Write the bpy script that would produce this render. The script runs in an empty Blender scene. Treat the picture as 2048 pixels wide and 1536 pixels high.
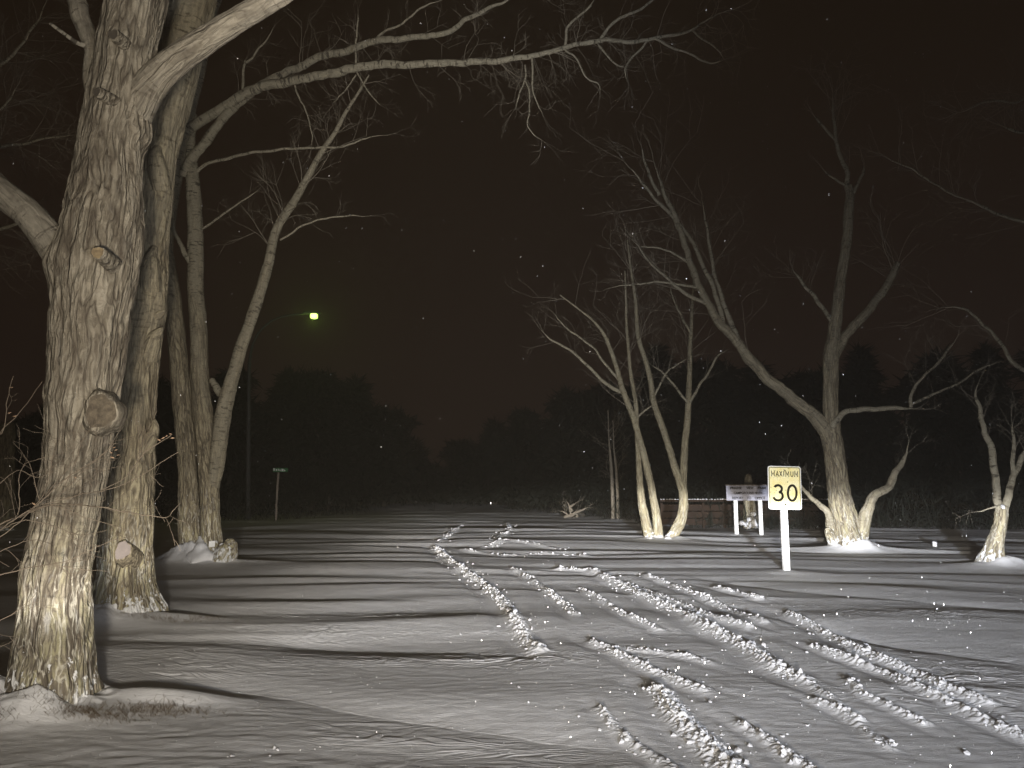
import bpy, math, random
import numpy as np
from mathutils import Vector, Matrix

S = bpy.context.scene
COL = S.collection
R = math.radians

# ------------------------------------------------------------------ camera
F = 1500.0                       # focal length in photo pixels (photo 2048 x 1536)
CAMZ = 1.6
PITCH = math.atan(196.0 / F)
cam_d = bpy.data.cameras.new("camera")
cam_d.sensor_width = 36
cam_d.lens = 36 * F / 2048
cam_d.clip_start = 0.05
cam_d.clip_end = 2000
cam = bpy.data.objects.new("camera", cam_d)
COL.objects.link(cam)
cam.location = (0, 0, CAMZ)
cam.rotation_euler = (math.pi / 2 + PITCH, 0, 0)
S.camera = cam

S.view_settings.view_transform = 'Standard'
S.view_settings.look = 'None'
S.view_settings.exposure = 0.0
S.view_settings.gamma = 1.0
S.render.engine = 'CYCLES'
S.cycles.use_denoising = True
S.cycles.max_bounces = 4
S.cycles.diffuse_bounces = 2
S.cycles.glossy_bounces = 1
S.cycles.transmission_bounces = 1
S.cycles.volume_bounces = 0
S.cycles.volume_step_rate = 4
S.cycles.sample_clamp_indirect = 4
S.cycles.use_light_tree = True


class NT:
    """small helper to write node trees"""
    def __init__(self, nt):
        self.nt = nt
        nt.nodes.clear()

    def n(self, t, **kw):
        nd = self.nt.nodes.new(t)
        for k, v in kw.items():
            setattr(nd, k, v)
        return nd

    def put(self, sock, v):
        if hasattr(v, 'node'):
            self.nt.links.new(v, sock)
        elif v is not None:
            sock.default_value = v

    def m(self, op, a, b=None, c=None, clamp=False):
        nd = self.n('ShaderNodeMath', operation=op, use_clamp=clamp)
        self.put(nd.inputs[0], a)
        if b is not None: self.put(nd.inputs[1], b)
        if c is not None: self.put(nd.inputs[2], c)
        return nd.outputs[0]

    def vm(self, op, a, b=None):
        nd = self.n('ShaderNodeVectorMath', operation=op)
        self.put(nd.inputs[0], a)
        if b is not None: self.put(nd.inputs[1], b)
        return nd.outputs[0]

    def mr(self, v, a, b, c, d, smooth=False):
        nd = self.n('ShaderNodeMapRange')
        nd.interpolation_type = 'SMOOTHSTEP' if smooth else 'LINEAR'
        for i, q in enumerate((v, a, b, c, d)):
            self.put(nd.inputs[i], q)
        return nd.outputs[0]

    def mix(self, f, a, b, mode='MIX'):
        nd = self.n('ShaderNodeMix', data_type='RGBA', blend_type=mode)
        self.put(nd.inputs[0], f)
        self.put(nd.inputs[6], a if hasattr(a, 'node') else (*a, 1))
        self.put(nd.inputs[7], b if hasattr(b, 'node') else (*b, 1))
        return nd.outputs[2]

    def noise(self, vec, scale, detail=3, rough=.5, dist=0):
        nd = self.n('ShaderNodeTexNoise')
        self.put(nd.inputs['Vector'], vec)
        nd.inputs['Scale'].default_value = scale
        nd.inputs['Detail'].default_value = detail
        nd.inputs['Roughness'].default_value = rough
        nd.inputs['Distortion'].default_value = dist
        return nd.outputs[0]


# ------------------------------------------------------------------ night sky: dim brown town glow near the horizon
W = bpy.data.worlds.new("World")
S.world = W
W.use_nodes = True
t = NT(W.node_tree)
tc = t.n('ShaderNodeTexCoord').outputs['Generated']
sx = t.n('ShaderNodeSeparateXYZ'); t.put(sx.inputs[0], tc)
f = t.mr(sx.outputs[2], 0.0, 0.75, 0.0, 1.0, True)
base = t.mix(f, (0.0120, 0.0070, 0.0050), (0.0066, 0.0036, 0.0012))
bg = t.n('ShaderNodeBackground'); t.put(bg.inputs[0], base); bg.inputs[1].default_value = 1.0
o = t.n('ShaderNodeOutputWorld'); t.nt.links.new(bg.outputs[0], o.inputs[0])


# ------------------------------------------------------------------ vehicle headlights (low beams with a cut-off), just behind the viewer
def headlight(name, loc, colour, K, skew):
    L = bpy.data.lights.new(name, 'POINT')
    L.energy = 1.0
    L.color = colour
    L.shadow_soft_size = 0.14
    L.use_nodes = True
    t = NT(L.node_tree)
    inc = t.n('ShaderNodeNewGeometry').outputs['Incoming']
    s = t.n('ShaderNodeSeparateXYZ'); t.put(s.inputs[0], inc)
    x, y, z = s.outputs
    h = t.m('SQRT', t.m('ADD', t.m('MULTIPLY', x, x), t.m('MULTIPLY', y, y)))
    el = t.m('DIVIDE', z, h)
    az = t.m('DIVIDE', x, t.m('MAXIMUM', y, 0.02))
    cut = t.mr(az, -0.55, 0.1, -0.045, 0.010)
    up = t.m('SUBTRACT', el, cut)                       # >0 above the cut-off
    sgn = t.mr(up, -0.012, 0.016, 1.0, 0.0, True)
    dn = t.m('MULTIPLY', el, -1.0)
    below = t.m('POWER', t.m('MAXIMUM', dn, t.mr(az, -.6, -.15, .150, .042)), -2.35)
    # the lower edge of the beam on the verge side
    low = t.mr(dn, t.mr(az, -.35, .05, .150, .190), t.mr(az, -.35, .05, .168, .205), 0.0, 1.0, True)
    low = t.m('MULTIPLY', low, t.mr(az, -.02, .06, .22, 0.0, True))
    below = t.m('MULTIPLY', below, t.m('SUBTRACT', 1.0, low))
    upc = t.m('MAXIMUM', up, 0.0)
    wide = t.m('EXPONENT', t.m('MULTIPLY', t.m('POWER', t.m('DIVIDE', az, 0.45), 2.0), -1.0))
    lobe = t.m('MULTIPLY', t.m('EXPONENT', t.m('DIVIDE', upc, -0.045)), 205.0)
    glow = t.m('MULTIPLY', t.m('MULTIPLY', wide, 365.0), t.m('EXPONENT', t.m('DIVIDE', upc, t.mr(az, -.12, .16, -1.5, -.19))))
    above = t.m('ADD', t.m('ADD', lobe, glow), 10.0)
    side = t.mr(t.m('ABSOLUTE', az), 0.25, 0.95, 1.0, 0.12, True)
    tot = t.m('ADD', t.m('MULTIPLY', t.m('MULTIPLY', sgn, below), side), t.m('MULTIPLY', t.m('SUBTRACT', 1.0, sgn), above))
    gate = t.mr(y, 0.0, 0.25, 0.0, 1.0, True)
    tot = t.m('MULTIPLY', tot, t.mr(az, -.45, .45, 1.0 - skew * .35, 1.0 + skew * .35))
    mid_ = t.m('ADD', 1.0, t.m('MULTIPLY', t.m('EXPONENT', t.m('MULTIPLY', t.m('POWER', t.m('DIVIDE', t.m('ABSOLUTE', az), 0.22), 2.0), -1.0)), 0.28))
    below_only = t.m('ADD', t.m('MULTIPLY', sgn, t.m('SUBTRACT', mid_, 1.0)), 1.0)
    tot = t.m('MULTIPLY', t.m('MULTIPLY', tot, below_only), gate)
    em = t.n('ShaderNodeEmission'); t.put(em.inputs['Strength'], t.m('MULTIPLY', tot, K))
    ou = t.n('ShaderNodeOutputLight'); t.nt.links.new(em.outputs[0], ou.inputs[0])
    ob = bpy.data.objects.new(name, L); COL.objects.link(ob)
    ob.location = loc
    return ob


HK = 32.5
headlight("headlight", (0.15, -0.9, 1.0), (1.0, 0.90, 0.74), HK * 0.50, -1)
headlight("headlight", (1.45, -0.9, 1.0), (0.86, 0.91, 1.0), HK * 0.60, 1)


# ------------------------------------------------------------------ numeric helpers
def pw(px, py, Y):
    """photo pixel at world depth Y (metres ahead of the viewer) -> point, metres per pixel"""
    a, b = (px - 1024) / F, (768 - py) / F
    cp, sp = math.cos(PITCH), math.sin(PITCH)
    dx, dy, dz = a, cp - b * sp, sp + b * cp
    k = Y / dy
    return (dx * k, Y, CAMZ + dz * k), k / F


def gp(px, py):
    """photo pixel on the flat ground -> X, Y"""
    a, b = (px - 1024) / F, (768 - py) / F
    cp, sp = math.cos(PITCH), math.sin(PITCH)
    dy, dz = cp - b * sp, sp + b * cp
    k = -CAMZ / dz
    return a * k, dy * k


rs = np.random.RandomState(7)
PERM = np.concatenate([rs.permutation(256)] * 3)
GR = rs.randn(256, 3); GR /= np.linalg.norm(GR, axis=1)[:, None]


def pn3(x, y, z):
    x = np.asarray(x, float); y = np.asarray(y, float); z = np.asarray(z, float)
    x, y, z = np.broadcast_arrays(x, y, z)
    xi, yi, zi = np.floor(x).astype(int), np.floor(y).astype(int), np.floor(z).astype(int)
    xf, yf, zf = x - xi, y - yi, z - zi
    u, v, w = [q * q * q * (q * (q * 6 - 15) + 10) for q in (xf, yf, zf)]
    xi &= 255; yi &= 255; zi &= 255
    out = 0
    for i in (0, 1):
        wx = u if i else 1 - u
        for j in (0, 1):
            wy = v if j else 1 - v
            for k in (0, 1):
                wz = w if k else 1 - w
                g = GR[PERM[PERM[PERM[(xi + i) & 255] + ((yi + j) & 255)] + ((zi + k) & 255)]]
                out = out + wx * wy * wz * (g[..., 0] * (xf - i) + g[..., 1] * (yf - j) + g[..., 2] * (zf - k))
    return out * 1.5


G2 = np.stack([np.cos(np.arange(256) / 256 * 2 * np.pi), np.sin(np.arange(256) / 256 * 2 * np.pi)], 1)


def pn2(x, y, s=0):
    x = np.asarray(x, float) + s * 17.3; y = np.asarray(y, float) + s * 9.1
    x, y = np.broadcast_arrays(x, y)
    xi, yi = np.floor(x).astype(int), np.floor(y).astype(int)
    xf, yf = x - xi, y - yi
    u, v = [q * q * q * (q * (q * 6 - 15) + 10) for q in (xf, yf)]
    xi &= 255; yi &= 255
    out = 0
    for i in (0, 1):
        for j in (0, 1):
            g = G2[PERM[PERM[(xi + i) & 255] + ((yi + j) & 255)]]
            out = out + (u if i else 1 - u) * (v if j else 1 - v) * (g[..., 0] * (xf - i) + g[..., 1] * (yf - j))
    return out * 1.5


def sstep(a, b, x):
    q = np.clip((x - a) / (b - a), 0, 1)
    return q * q * (3 - 2 * q)


# ------------------------------------------------------------------ ground: wind-packed snow with drifts, tyre ruts and churned ridges
# ridges of churned snow thrown up by tyres: (photo points on the ground, width m, height m, strength)
RIDGES = [
    ([(868, 1098), (900, 1130), (935, 1158), (975, 1185), (1005, 1212), (1028, 1245), (1048, 1278), (1078, 1305)], .13, .050, 1.0),
    ([(1030, 1150), (1062, 1168), (1100, 1195), (1135, 1222), (1150, 1240)], .10, .030, .55),
    ([(1120, 1150), (1185, 1152), (1240, 1178), (1300, 1205), (1370, 1238), (1432, 1270), (1500, 1303), (1545, 1335), (1600, 1362)], .15, .050, 1.1),
    ([(1160, 1186), (1205, 1210), (1250, 1240), (1320, 1268)], .09, .022, .4),
    ([(1255, 1175), (1340, 1208), (1420, 1240), (1500, 1262)], .12, .030, .5),
    ([(1290, 1160), (1350, 1180), (1400, 1200), (1470, 1228), (1530, 1252)], .10, .032, .6),
    ([(1430, 1183), (1475, 1194), (1520, 1206)], .10, .035, .8),
    ([(1578, 1233), (1640, 1262), (1700, 1295), (1762, 1322), (1840, 1352), (1905, 1385), (1975, 1408)], .10, .040, .9),
    ([(1630, 1300), (1700, 1325), (1780, 1352), (1850, 1385), (1905, 1410), (1965, 1440), (2060, 1480)], .09, .038, .9),
    ([(1185, 1290), (1240, 1315), (1300, 1345), (1345, 1365), (1405, 1388)], .10, .030, .7),
    ([(1225, 1300), (1300, 1310), (1370, 1318), (1420, 1332)], .09, .020, .4),
    ([(1318, 1388), (1345, 1425), (1375, 1462), (1420, 1500), (1480, 1560)], .12, .050, 1.6),
    ([(1480, 1452), (1530, 1480), (1568, 1508), (1640, 1560)], .07, .030, .8),
    ([(1200, 1425), (1232, 1462), (1265, 1490), (1330, 1530), (1380, 1570)], .06, .022, .35),
    ([(1700, 1368), (1725, 1395), (1775, 1415), (1850, 1450)], .07, .024, .5),
    ([(1635, 1408), (1690, 1430), (1720, 1445)], .07, .026, .6),
    ([(1600, 1362), (1660, 1400), (1700, 1440), (1780, 1500)], .07, .018, .25),
    ([(880, 1090), (905, 1068), (930, 1046)], .16, .030,.28),
    ([(985, 1085), (1020, 1066), (1015, 1048)], .16, .030,.28),
    ([(965, 1100), (1010, 1088), (1065, 1094), (1130, 1105)], .16, .030,.28),
    ([(925, 1105), (1010, 1118), (1090, 1112), (1170, 1118)], .14, .032,.28),
]
RG = [([gp(*p) for p in pts], w, h, s) for pts, w, h, s in RIDGES]


def poly_dist(X, Y, pts):
    best = np.full(X.shape, 1e9); side = np.zeros(X.shape)
    for (x0, y0), (x1, y1) in zip(pts[:-1], pts[1:]):
        dx, dy = x1 - x0, y1 - y0
        L2 = dx * dx + dy * dy
        tt = np.clip(((X - x0) * dx + (Y - y0) * dy) / L2, 0, 1)
        ex, ey = X - (x0 + tt * dx), Y - (y0 + tt * dy)
        d = np.sqrt(ex * ex + ey * ey)
        sd = (dx * ey - dy * ex) / math.sqrt(L2)        # >0 left of the walking direction
        k = d < best
        best = np.where(k, d, best); side = np.where(k, sd, side)
    return best, side


MOUNDS = [  # x, y, rx, ry, h
    (-3.72, 5.30, .45, .34, .10), (-3.10, 5.25, .40, .22, .05), (-2.55, 5.75, .55, .16, .07),
    (-4.58, 8.70, .55, .30, .11), (-3.9, 8.9, .5, .18, .05),
    (-6.15, 14.7, .7, .35, .09), (-5.2, 14.7, .9, .2, .05),
    (4.0, 20.8, .9, .4, .04), (4.7, 20.7, .7, .4, .04),
    (7.95, 17.75, .95, .45, .08), (7.98, 17.6, .42, .3, .12), (9.3, 14.35, .3, .2, .06), (9.25, 14.4, .7, .35, .06),
    (4.88, 13.4, .6, .5, .03), (10.5, 36, 3, 1.2, .5), (26, 36, 5, 1.5, .45),
]


def H(X, Y):
    X = np.asarray(X, float); Y = np.asarray(Y, float)
    D = np.sqrt(X * X + Y * Y)
    wx = 0.9 * pn2(X * .16, Y * .30, 1)
    Yw = Y + wx + 0.10 * X * sstep(2, 8, X)
    road = sstep(-1.2, 0.6, X + .32 * (Y - 8) * 0 + .6 * pn2(X * .3, Y * .3, 9)) * sstep(14.5, 12, Y + X * .5) * sstep(9, 5.0, X - .25 * Y)
    q = pn2(X / 6.5, Yw / 1.05, 2)
    q2 = pn2(X / 3.0, Yw / .55, 3)
    ridged = 1 - 2 * np.sqrt(pn2(X / 7.5, Yw / 1.5, 4) ** 2 + .006)
    amp = (0.78 + 0.12 * sstep(6, 10, D) + .35 * sstep(13, 20, D)) * (1 - .55 * road)
    h = amp * (.054 * q + .012 * q2 + .030 * ridged ** 2)
    h += .09 * pn2(X / 18, Y / 14, 5)
    # hard wind crust: thin stepped layers that follow the drift contours
    cont = 1.1 * pn2(X / 2.2, Yw / .65, 6) + .45 * pn2(X / .7, Yw / .2, 7) + .12 * pn2(X / .2, Yw / .09, 19) + Yw * .9
    msk = .55 * sstep(.10, .45, pn2(X / 4.2, Yw / 1.2, 8) + .10 * sstep(0, 1, 1 - road)) * sstep(22, 9, D)
    # sharp crust rim in the near middle and in the lee of the ruts
    for (cx, cy, ax, ay) in ((-.35, 7.1, 1.35, .33), (.15, 4.1, .75, .40), (5.0, 9.3, 1.9, .45), (3.9, 6.3, .9, .75), (-2.0, 9.2, 1.6, .2)):
        msk = np.maximum(msk, np.exp(-((X - cx) / ax) ** 2 - ((Y - cy) / ay) ** 2) ** .7 * 1.1)
    # small texture
    h += .0022 * pn2(X / .16, Y / .07, 11) * sstep(16, 5, D) + .0020 * pn2(X / .42, Y / .15, 12)
    # the lower left: scuffed older crust
    sc = sstep(-.2, -1.2, X) * sstep(6.0, 4.6, Y)
    h += sc * (.006 * np.abs(pn2(X / .5, Y / .22, 13)) + .003 * pn2(X / .14, Y / .08, 14))
    # long drifts: a scoured trough, its near side falling away from the viewer, its far side rising
    for (pa, A_, wn, wf, x0, x1) in (([(-2.9, 6.45), (-1.2, 5.6), (.25, 4.96), (.9, 4.6)], .075, .85, .42, -2.6, .55),
                                     ([(-3.2, 8.2), (-1.6, 7.65), (-.12, 7.36), (.3, 7.3)], .055, .75, .34, -2.6, .05),
                                     ([(1.6, 11.3), (3.0, 9.3), (3.7, 7.7), (4.8, 6.85), (6.5, 6.0)], .055, .7, .42, 2.6, 9.),
                                     ([(2.4, 13.2), (4.0, 11.2), (6.0, 9.9), (9.0, 9.0)], .045, .6, .4, 3., 12.),
                                     ([(-5.2, 11.0), (-2.5, 10.4), (-.4, 10.0)], .032, .7, .40, -4.6, -.5)):
        Y0 = np.interp(X, [q_[0] for q_ in pa], [q_[1] for q_ in pa]) + .10 * pn2(X * .9, X * 0 + A_ * 90, 16) + .02 * pn2(X * 6, X * 0, 17)
        tt = Y - Y0; sq = np.sqrt(tt * tt + .0016)
        h -= A_ * np.exp(-sq / np.where(tt < 0, wn, wf)) * sstep(x0 - .4, x0 + .6, X) * sstep(x1 + .45, x1 - .35, X)
        nearm = np.exp(-((tt + .38) / .34) ** 2) * sstep(x0 - .2, x0 + 1., X) * sstep(x1 + .3, x1 - .2, X)
        msk = np.maximum(msk, nearm * (.35 + .65 * sstep(-1.6, -.4, X)) * (.35 + .9 * np.abs(pn2(X * 1.1, Y * 2.2, 18))))
    ph = cont * 7.5
    saw = ph - np.floor(ph)
    step = np.where(saw < .78, saw / .78, (1 - saw) / .22)
    h += msk * .0150 * step * (.4 + .9 * np.abs(pn2(X / .8, Y / .3, 10)))
    # lip of the nearest drift running across the bottom
    lip = Y - (4.68 - .16 * (X + 1.5) + .12 * pn2(X * .7, 0 * Y, 15))
    h += .0 * sstep(-.05, .02, lip) * sstep(.95, .1, lip) * sstep(-2.9, -1.8, X) * sstep(1.1, .1, X)
    # ruts and ridges
    for k, (pts, w, hh, s) in enumerate(RG):
        xs = [p[0] for p in pts]; ys = [p[1] for p in pts]
        m = (X > min(xs) - 1.2) & (X < max(xs) + 1.2) & (Y > min(ys) - 1.2) & (Y < max(ys) + 1.2)
        if not m.any(): continue
        Xm, Ym = X[m], Y[m]
        d, sd = poly_dist(Xm, Ym, pts)
        w = w * .62
        lump = .45 + 1.3 * np.abs(pn2(Xm / .06, Ym / .06, 20 + k)) + .5 * pn2(Xm / .3, Ym / .3, 40 + k)
        add = hh * .80 * np.exp(-(d / w) ** 2) * lump
        add -= .42 * hh * np.exp(-((sd + 2.2 * w) / (1.4 * w)) ** 2) * np.exp(-np.maximum(d - 3 * w, 0) ** 2 / .02)
        add -= .25 * hh * np.exp(-((sd - 1.8 * w) / (1.0 * w)) ** 2) * np.exp(-np.maximum(d - 3 * w, 0) ** 2 / .02)
        h[m] += add
    for (mx, my, rx, ry, mh) in MOUNDS:
        h += mh * np.exp(-((X - mx) / rx) ** 2 - ((Y - my) / ry) ** 2)
    # wind-packed collars of snow round the tree feet
    for (mx, my, rr_, wd, mh) in COLLARS:
        m = (np.abs(X - mx) < 1.6) & (np.abs(Y - my) < 1.4)
        if not m.any(): continue
        dx, dy = X[m] - mx, Y[m] - my
        d = np.sqrt(dx * dx + dy * dy); a = np.arctan2(dy, dx)
        lump = .55 + .8 * pn2(dx / .30 + mx, dy / .30, 60) + .22 * pn2(dx / .09, dy / .09, 61) + .35 * np.cos(a - 3.9)
        h[m] += mh * np.clip(lump, 0, 1.25) * np.exp(-(np.maximum(d - rr_, 0) / wd) ** 1.5)
    return h


COLLARS = [(-3.42, 5.6, .36, .16, .13), (-4.65, 9.0, .36, .16, .13), (-6.38, 15.0, .30, .22, .16), (-5.98, 14.9, .28, .2, .14),
           (3.85, 21.0, .14, .14, .05), (4.60, 21.0, .16, .18, .06), (8.03, 17.9, .36, .18, .08), (9.28, 14.5, .26, .14, .05)]


def h1(x, y):
    return float(H(np.array([x]), np.array([y]))[0])


def tag(o, label=None, cat=None, group=None, kind=None):
    if label: o['label'] = label
    if cat: o['category'] = cat
    if group: o['group'] = group
    if kind: o['kind'] = kind
    return o


def mesh_obj(name, V, quads=None, tris=None, mat=None, parent=None, smooth=True, attrs=None, org=(0, 0, 0)):
    V = np.asarray(V, np.float32)
    me = bpy.data.meshes.new(name)
    loops, totals = [], []
    if quads is not None and len(quads):
        q = np.asarray(quads, np.int32); loops.append(q.ravel()); totals.append(np.full(len(q), 4, np.int32))
    if tris is not None and len(tris):
        q = np.asarray(tris, np.int32); loops.append(q.ravel()); totals.append(np.full(len(q), 3, np.int32))
    lo = np.concatenate(loops); to = np.concatenate(totals)
    me.vertices.add(len(V)); me.loops.add(len(lo)); me.polygons.add(len(to))
    me.vertices.foreach_set('co', V.ravel())
    me.loops.foreach_set('vertex_index', lo)
    me.polygons.foreach_set('loop_start', np.concatenate([[0], np.cumsum(to)[:-1]]).astype(np.int32))
    me.polygons.foreach_set('loop_total', to)
    me.polygons.foreach_set('use_smooth', np.full(len(to), smooth))
    me.update(calc_edges=True)
    me.validate()
    if attrs:
        for k, a in attrs.items():
            at = me.attributes.new(k, 'FLOAT_VECTOR', 'POINT')
            at.data.foreach_set('vector', np.asarray(a, np.float32).ravel())
    ob = bpy.data.objects.new(name, me); COL.objects.link(ob)
    if mat: me.materials.append(mat)
    if parent: ob.parent = parent
    return ob


def empty(name, loc, label, cat, group=None):
    o = bpy.data.objects.new(name, None); COL.objects.link(o)
    o.location = loc; o.empty_display_size = .3
    return tag(o, label, cat, group)


# ------------------------------------------------------------------ materials
def new_mat(name):
    m = bpy.data.materials.new(name); m.use_nodes = True
    return m, NT(m.node_tree)


def finish(t, col, rough=.8, bump=None, bstr=.5, bdist=.01, spec=.3, **kw):
    p = t.n('ShaderNodeBsdfPrincipled')
    t.put(p.inputs['Base Color'], col if hasattr(col, 'node') else (*col, 1))
    t.put(p.inputs['Roughness'], rough)
    p.inputs['Specular IOR Level'].default_value = spec
    for k, v in kw.items():
        t.put(p.inputs[k.replace('_', ' ')], v)
    if bump is not None:
        b = t.n('ShaderNodeBump'); b.inputs['Strength'].default_value = bstr; b.inputs['Distance'].default_value = bdist
        t.put(b.inputs['Height'], bump); t.nt.links.new(b.outputs[0], p.inputs['Normal'])
    o = t.n('ShaderNodeOutputMaterial'); t.nt.links.new(p.outputs[0], o.inputs[0])


m_snow, t = new_mat('snow')
pos = t.n('ShaderNodeNewGeometry').outputs['Position']
st = t.vm('MULTIPLY', pos, (1, 2.4, 1))
n1 = t.noise(st, 26, 4, .6); n2 = t.noise(pos, 260, 2, .6); n3 = t.noise(st, 5, 4, .6)
c = t.mix(t.mr(n3, .35, .7, 0, 1), (.70, .70, .72), (.80, .80, .82))
finish(t, c, .65, t.m('ADD', t.m('MULTIPLY', n1, .8), t.m('MULTIPLY', n2, .38)), .75, .008, .25)

m_clump, t = new_mat('packed_snow')
pos = t.n('ShaderNodeNewGeometry').outputs['Position']
finish(t, (.64, .64, .66), .7, t.noise(pos, 120, 3, .6), .5, .004, .2)


def make_bark(name, ridge, mid, fiss, smoothc):
    m, t = new_mat(name)
    bk = t.n('ShaderNodeAttribute', attribute_name='bk').outputs['Vector']
    bm = t.n('ShaderNodeAttribute', attribute_name='bm').outputs['Vector']
    s = t.n('ShaderNodeSeparateXYZ'); t.put(s.inputs[0], bm)
    mx, hg, cv = s.outputs
    wob = t.n('ShaderNodeTexNoise'); t.put(wob.inputs['Vector'], t.vm('MULTIPLY', bk, (5, 5, 3))); wob.inputs['Scale'].default_value = 1.0
    wob.inputs['Detail'].default_value = 3
    dv = t.vm('MULTIPLY', t.vm('SUBTRACT', wob.outputs['Color'], (.5, .5, .5)), (.09, .09, .16))
    bw = t.vm('ADD', bk, dv)
    na = t.noise(t.vm('MULTIPLY', bw, (11, 11, 1.5)), 1, 2, .5, .3)
    nb = t.noise(t.vm('MULTIPLY', bw, (24, 24, 3.6)), 1, 2, .5, .5)
    nf = t.noise(t.vm('MULTIPLY', bw, (60, 60, 16)), 1, 4, .65)
    nbig = t.noise(t.vm('MULTIPLY', bk, (4, 4, 1.3)), 1, 3, .6)
    crk = t.noise(t.vm('MULTIPLY', bw, (9, 9, 22)), 1, 2, .5)
    fa = t.mr(t.m('ABSOLUTE', t.m('SUBTRACT', na, .5)), .0, .085, 0, 1)
    fb = t.mr(t.m('ABSOLUTE', t.m('SUBTRACT', nb, .5)), .0, .10, 0, 1)
    fc = t.mr(t.m('ABSOLUTE', t.m('SUBTRACT', crk, .5)), .0, .03, .82, 1)
    fis = t.m('MULTIPLY', t.m('MULTIPLY', t.m('POWER', fa, .7), t.mr(fb, 0, 1, .45, 1)), fc)
    hgt = t.m('ADD', t.m('MULTIPLY', fis, .72), t.m('MULTIPLY', nf, .42))
    fcol = t.mix(t.mr(hgt, .20, .62, 0, 1), fiss, mid)
    fcol = t.mix(t.mr(hgt, .62, 1.02, 0, 1), fcol, ridge)
    fcol = t.mix(t.mr(nbig, .35, .7, .0, .45), fcol, t.mix(1.0, fcol, (.62, .58, .55), 'MULTIPLY'))
    net = t.noise(t.vm('MULTIPLY', bw, (15, 15, 2.6)), 1, 2, .5, .6)
    net = t.mr(t.m('ABSOLUTE', t.m('SUBTRACT', net, .5)), .012, .040, 1, 0, True)
    net = t.m('MULTIPLY', t.m('MULTIPLY', net, t.mr(nf, .35, .6, .3, 1)), t.mr(hg, .5, 1.4, .75, .12))
    li = t.noise(t.vm('MULTIPLY', bk, (7, 7, 4)), 1, 4, .65)
    lic = t.m('MULTIPLY', t.mr(li, .38, .58, 0, .5, True), t.mr(hg, .3, 1.5, 1, 0))
    fcol = t.mix(t.m('MULTIPLY', lic, t.mr(hgt, .5, .8, 0, 1)), fcol, (.38, .36, .20))
    fcol = t.mix(net, fcol, (.62, .59, .50))
    # smooth young bark with horizontal dark scars
    hb = t.noise(t.vm('MULTIPLY', bk, (7, 7, 26)), 1, 3, .55, .4)
    hs = t.noise(t.vm('MULTIPLY', bk, (2.2, 2.2, 5.5)), 1, 2, .5)
    scar = t.m('MULTIPLY', t.mr(hb, .54, .62, 0, 1, True), t.mr(hs, .38, .56, .35, 1))
    gr = t.noise(t.vm('MULTIPLY', bk, (40, 40, 22)), 1, 4, .6)
    scol = t.mix(t.mr(gr, .3, .7, 0, 1), tuple(q * .68 for q in smoothc), smoothc)
    scol = t.mix(t.m('MULTIPLY', scar, .82), scol, (.035, .028, .022))
    col = t.mix(mx, fcol, scol)
    # wind-blown snow stuck in the bark near the ground
    sp = t.noise(t.vm('MULTIPLY', bw, (15, 15, 9)), 1, 5, .68)
    lim = t.mr(hg, 0.0, 0.40, 0.47, 0.72)
    snow = t.mr(t.m('SUBTRACT', sp, lim), -.012, .022, 0, 1, True)
    snow = t.m('MULTIPLY', snow, t.mr(hg, .38, .52, 1, 0))
    # thin hoar streaks along the ridges further up
    fr = t.noise(t.vm('MULTIPLY', bw, (16, 16, 2.5)), 1, 4, .6)
    hoar = t.m('MULTIPLY', t.mr(fr, .58, .68, 0, .26, True), t.mr(hg, .6, 1.5, 1, .08))
    snow = t.m('MAXIMUM', snow, t.m('MULTIPLY', hoar, t.m('SUBTRACT', 1.0, mx)))
    col = t.mix(snow, col, (.80, .80, .80))
    bh = t.m('ADD', t.m('MULTIPLY', hgt, t.m('SUBTRACT', 1.0, mx)), t.m('MULTIPLY', t.m('SUBTRACT', gr, scar), t.m('MULTIPLY', mx, .25)))
    bh = t.m('ADD', bh, t.m('MULTIPLY', snow, .4))
    finish(t, col, .9, bh, .9, .022, .15)
    return m


m_bark = make_bark('grey_furrowed_bark', (.47, .41, .28), (.27, .23, .16), (.085, .07, .05), (.36, .325, .245))
m_bark_red = make_bark('brown_grey_bark', (.34, .305, .245), (.205, .18, .14), (.085, .07, .055), (.34, .31, .255))
m_bark_pale = make_bark('pale_young_bark', (.50, .44, .29), (.36, .31, .20), (.14, .115, .075), (.42, .38, .28))

m_twig, t = new_mat('twig_bark')
finish(t, (.27, .235, .185), .85)
m_shoot, t = new_mat('brown_shoot_bark')
finish(t, (.15, .12, .09), .85)
m_wood, t = new_mat('cut_wood')
pos = t.n('ShaderNodeTexCoord').outputs['Object']
finish(t, t.mix(t.mr(t.noise(pos, 30, 4, .7), .35, .65, 0, 1), (.30, .23, .13), (.16, .12, .075)), .85, t.noise(pos, 60, 3, .6), .6, .01)
m_oldwood, t = new_mat('weathered_scar_wood')
pos = t.n('ShaderNodeTexCoord').outputs['Object']
finish(t, t.mix(t.mr(t.noise(pos, 22, 5, .7), .35, .65, 0, 1), (.17, .14, .10), (.075, .06, .045)), .9, t.noise(pos, 45, 4, .7), .9, .02)
m_snowywood, t = new_mat('frosted_cut_wood')
finish(t, (.36, .31, .29), .9)
m_darkleaf, t = new_mat('dark_evergreen_foliage')
finish(t, (.013, .015, .010), .8, None)
m_darkbark, t = new_mat('dark_wet_bark')
finish(t, (.06, .05, .04), .9)
m_white, t = new_mat('white_paint')
pos = t.n('ShaderNodeTexCoord').outputs['Object']
finish(t, t.mix(t.mr(t.noise(pos, 9, 4, .6), .45, .75, 0, .5), (.83, .83, .82), (.62, .60, .56)), .5, t.noise(t.vm('MULTIPLY', pos, (8, 8, 1)), 12, 3, .6), .3, .004)
m_black, t = new_mat('black_lettering')
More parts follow.
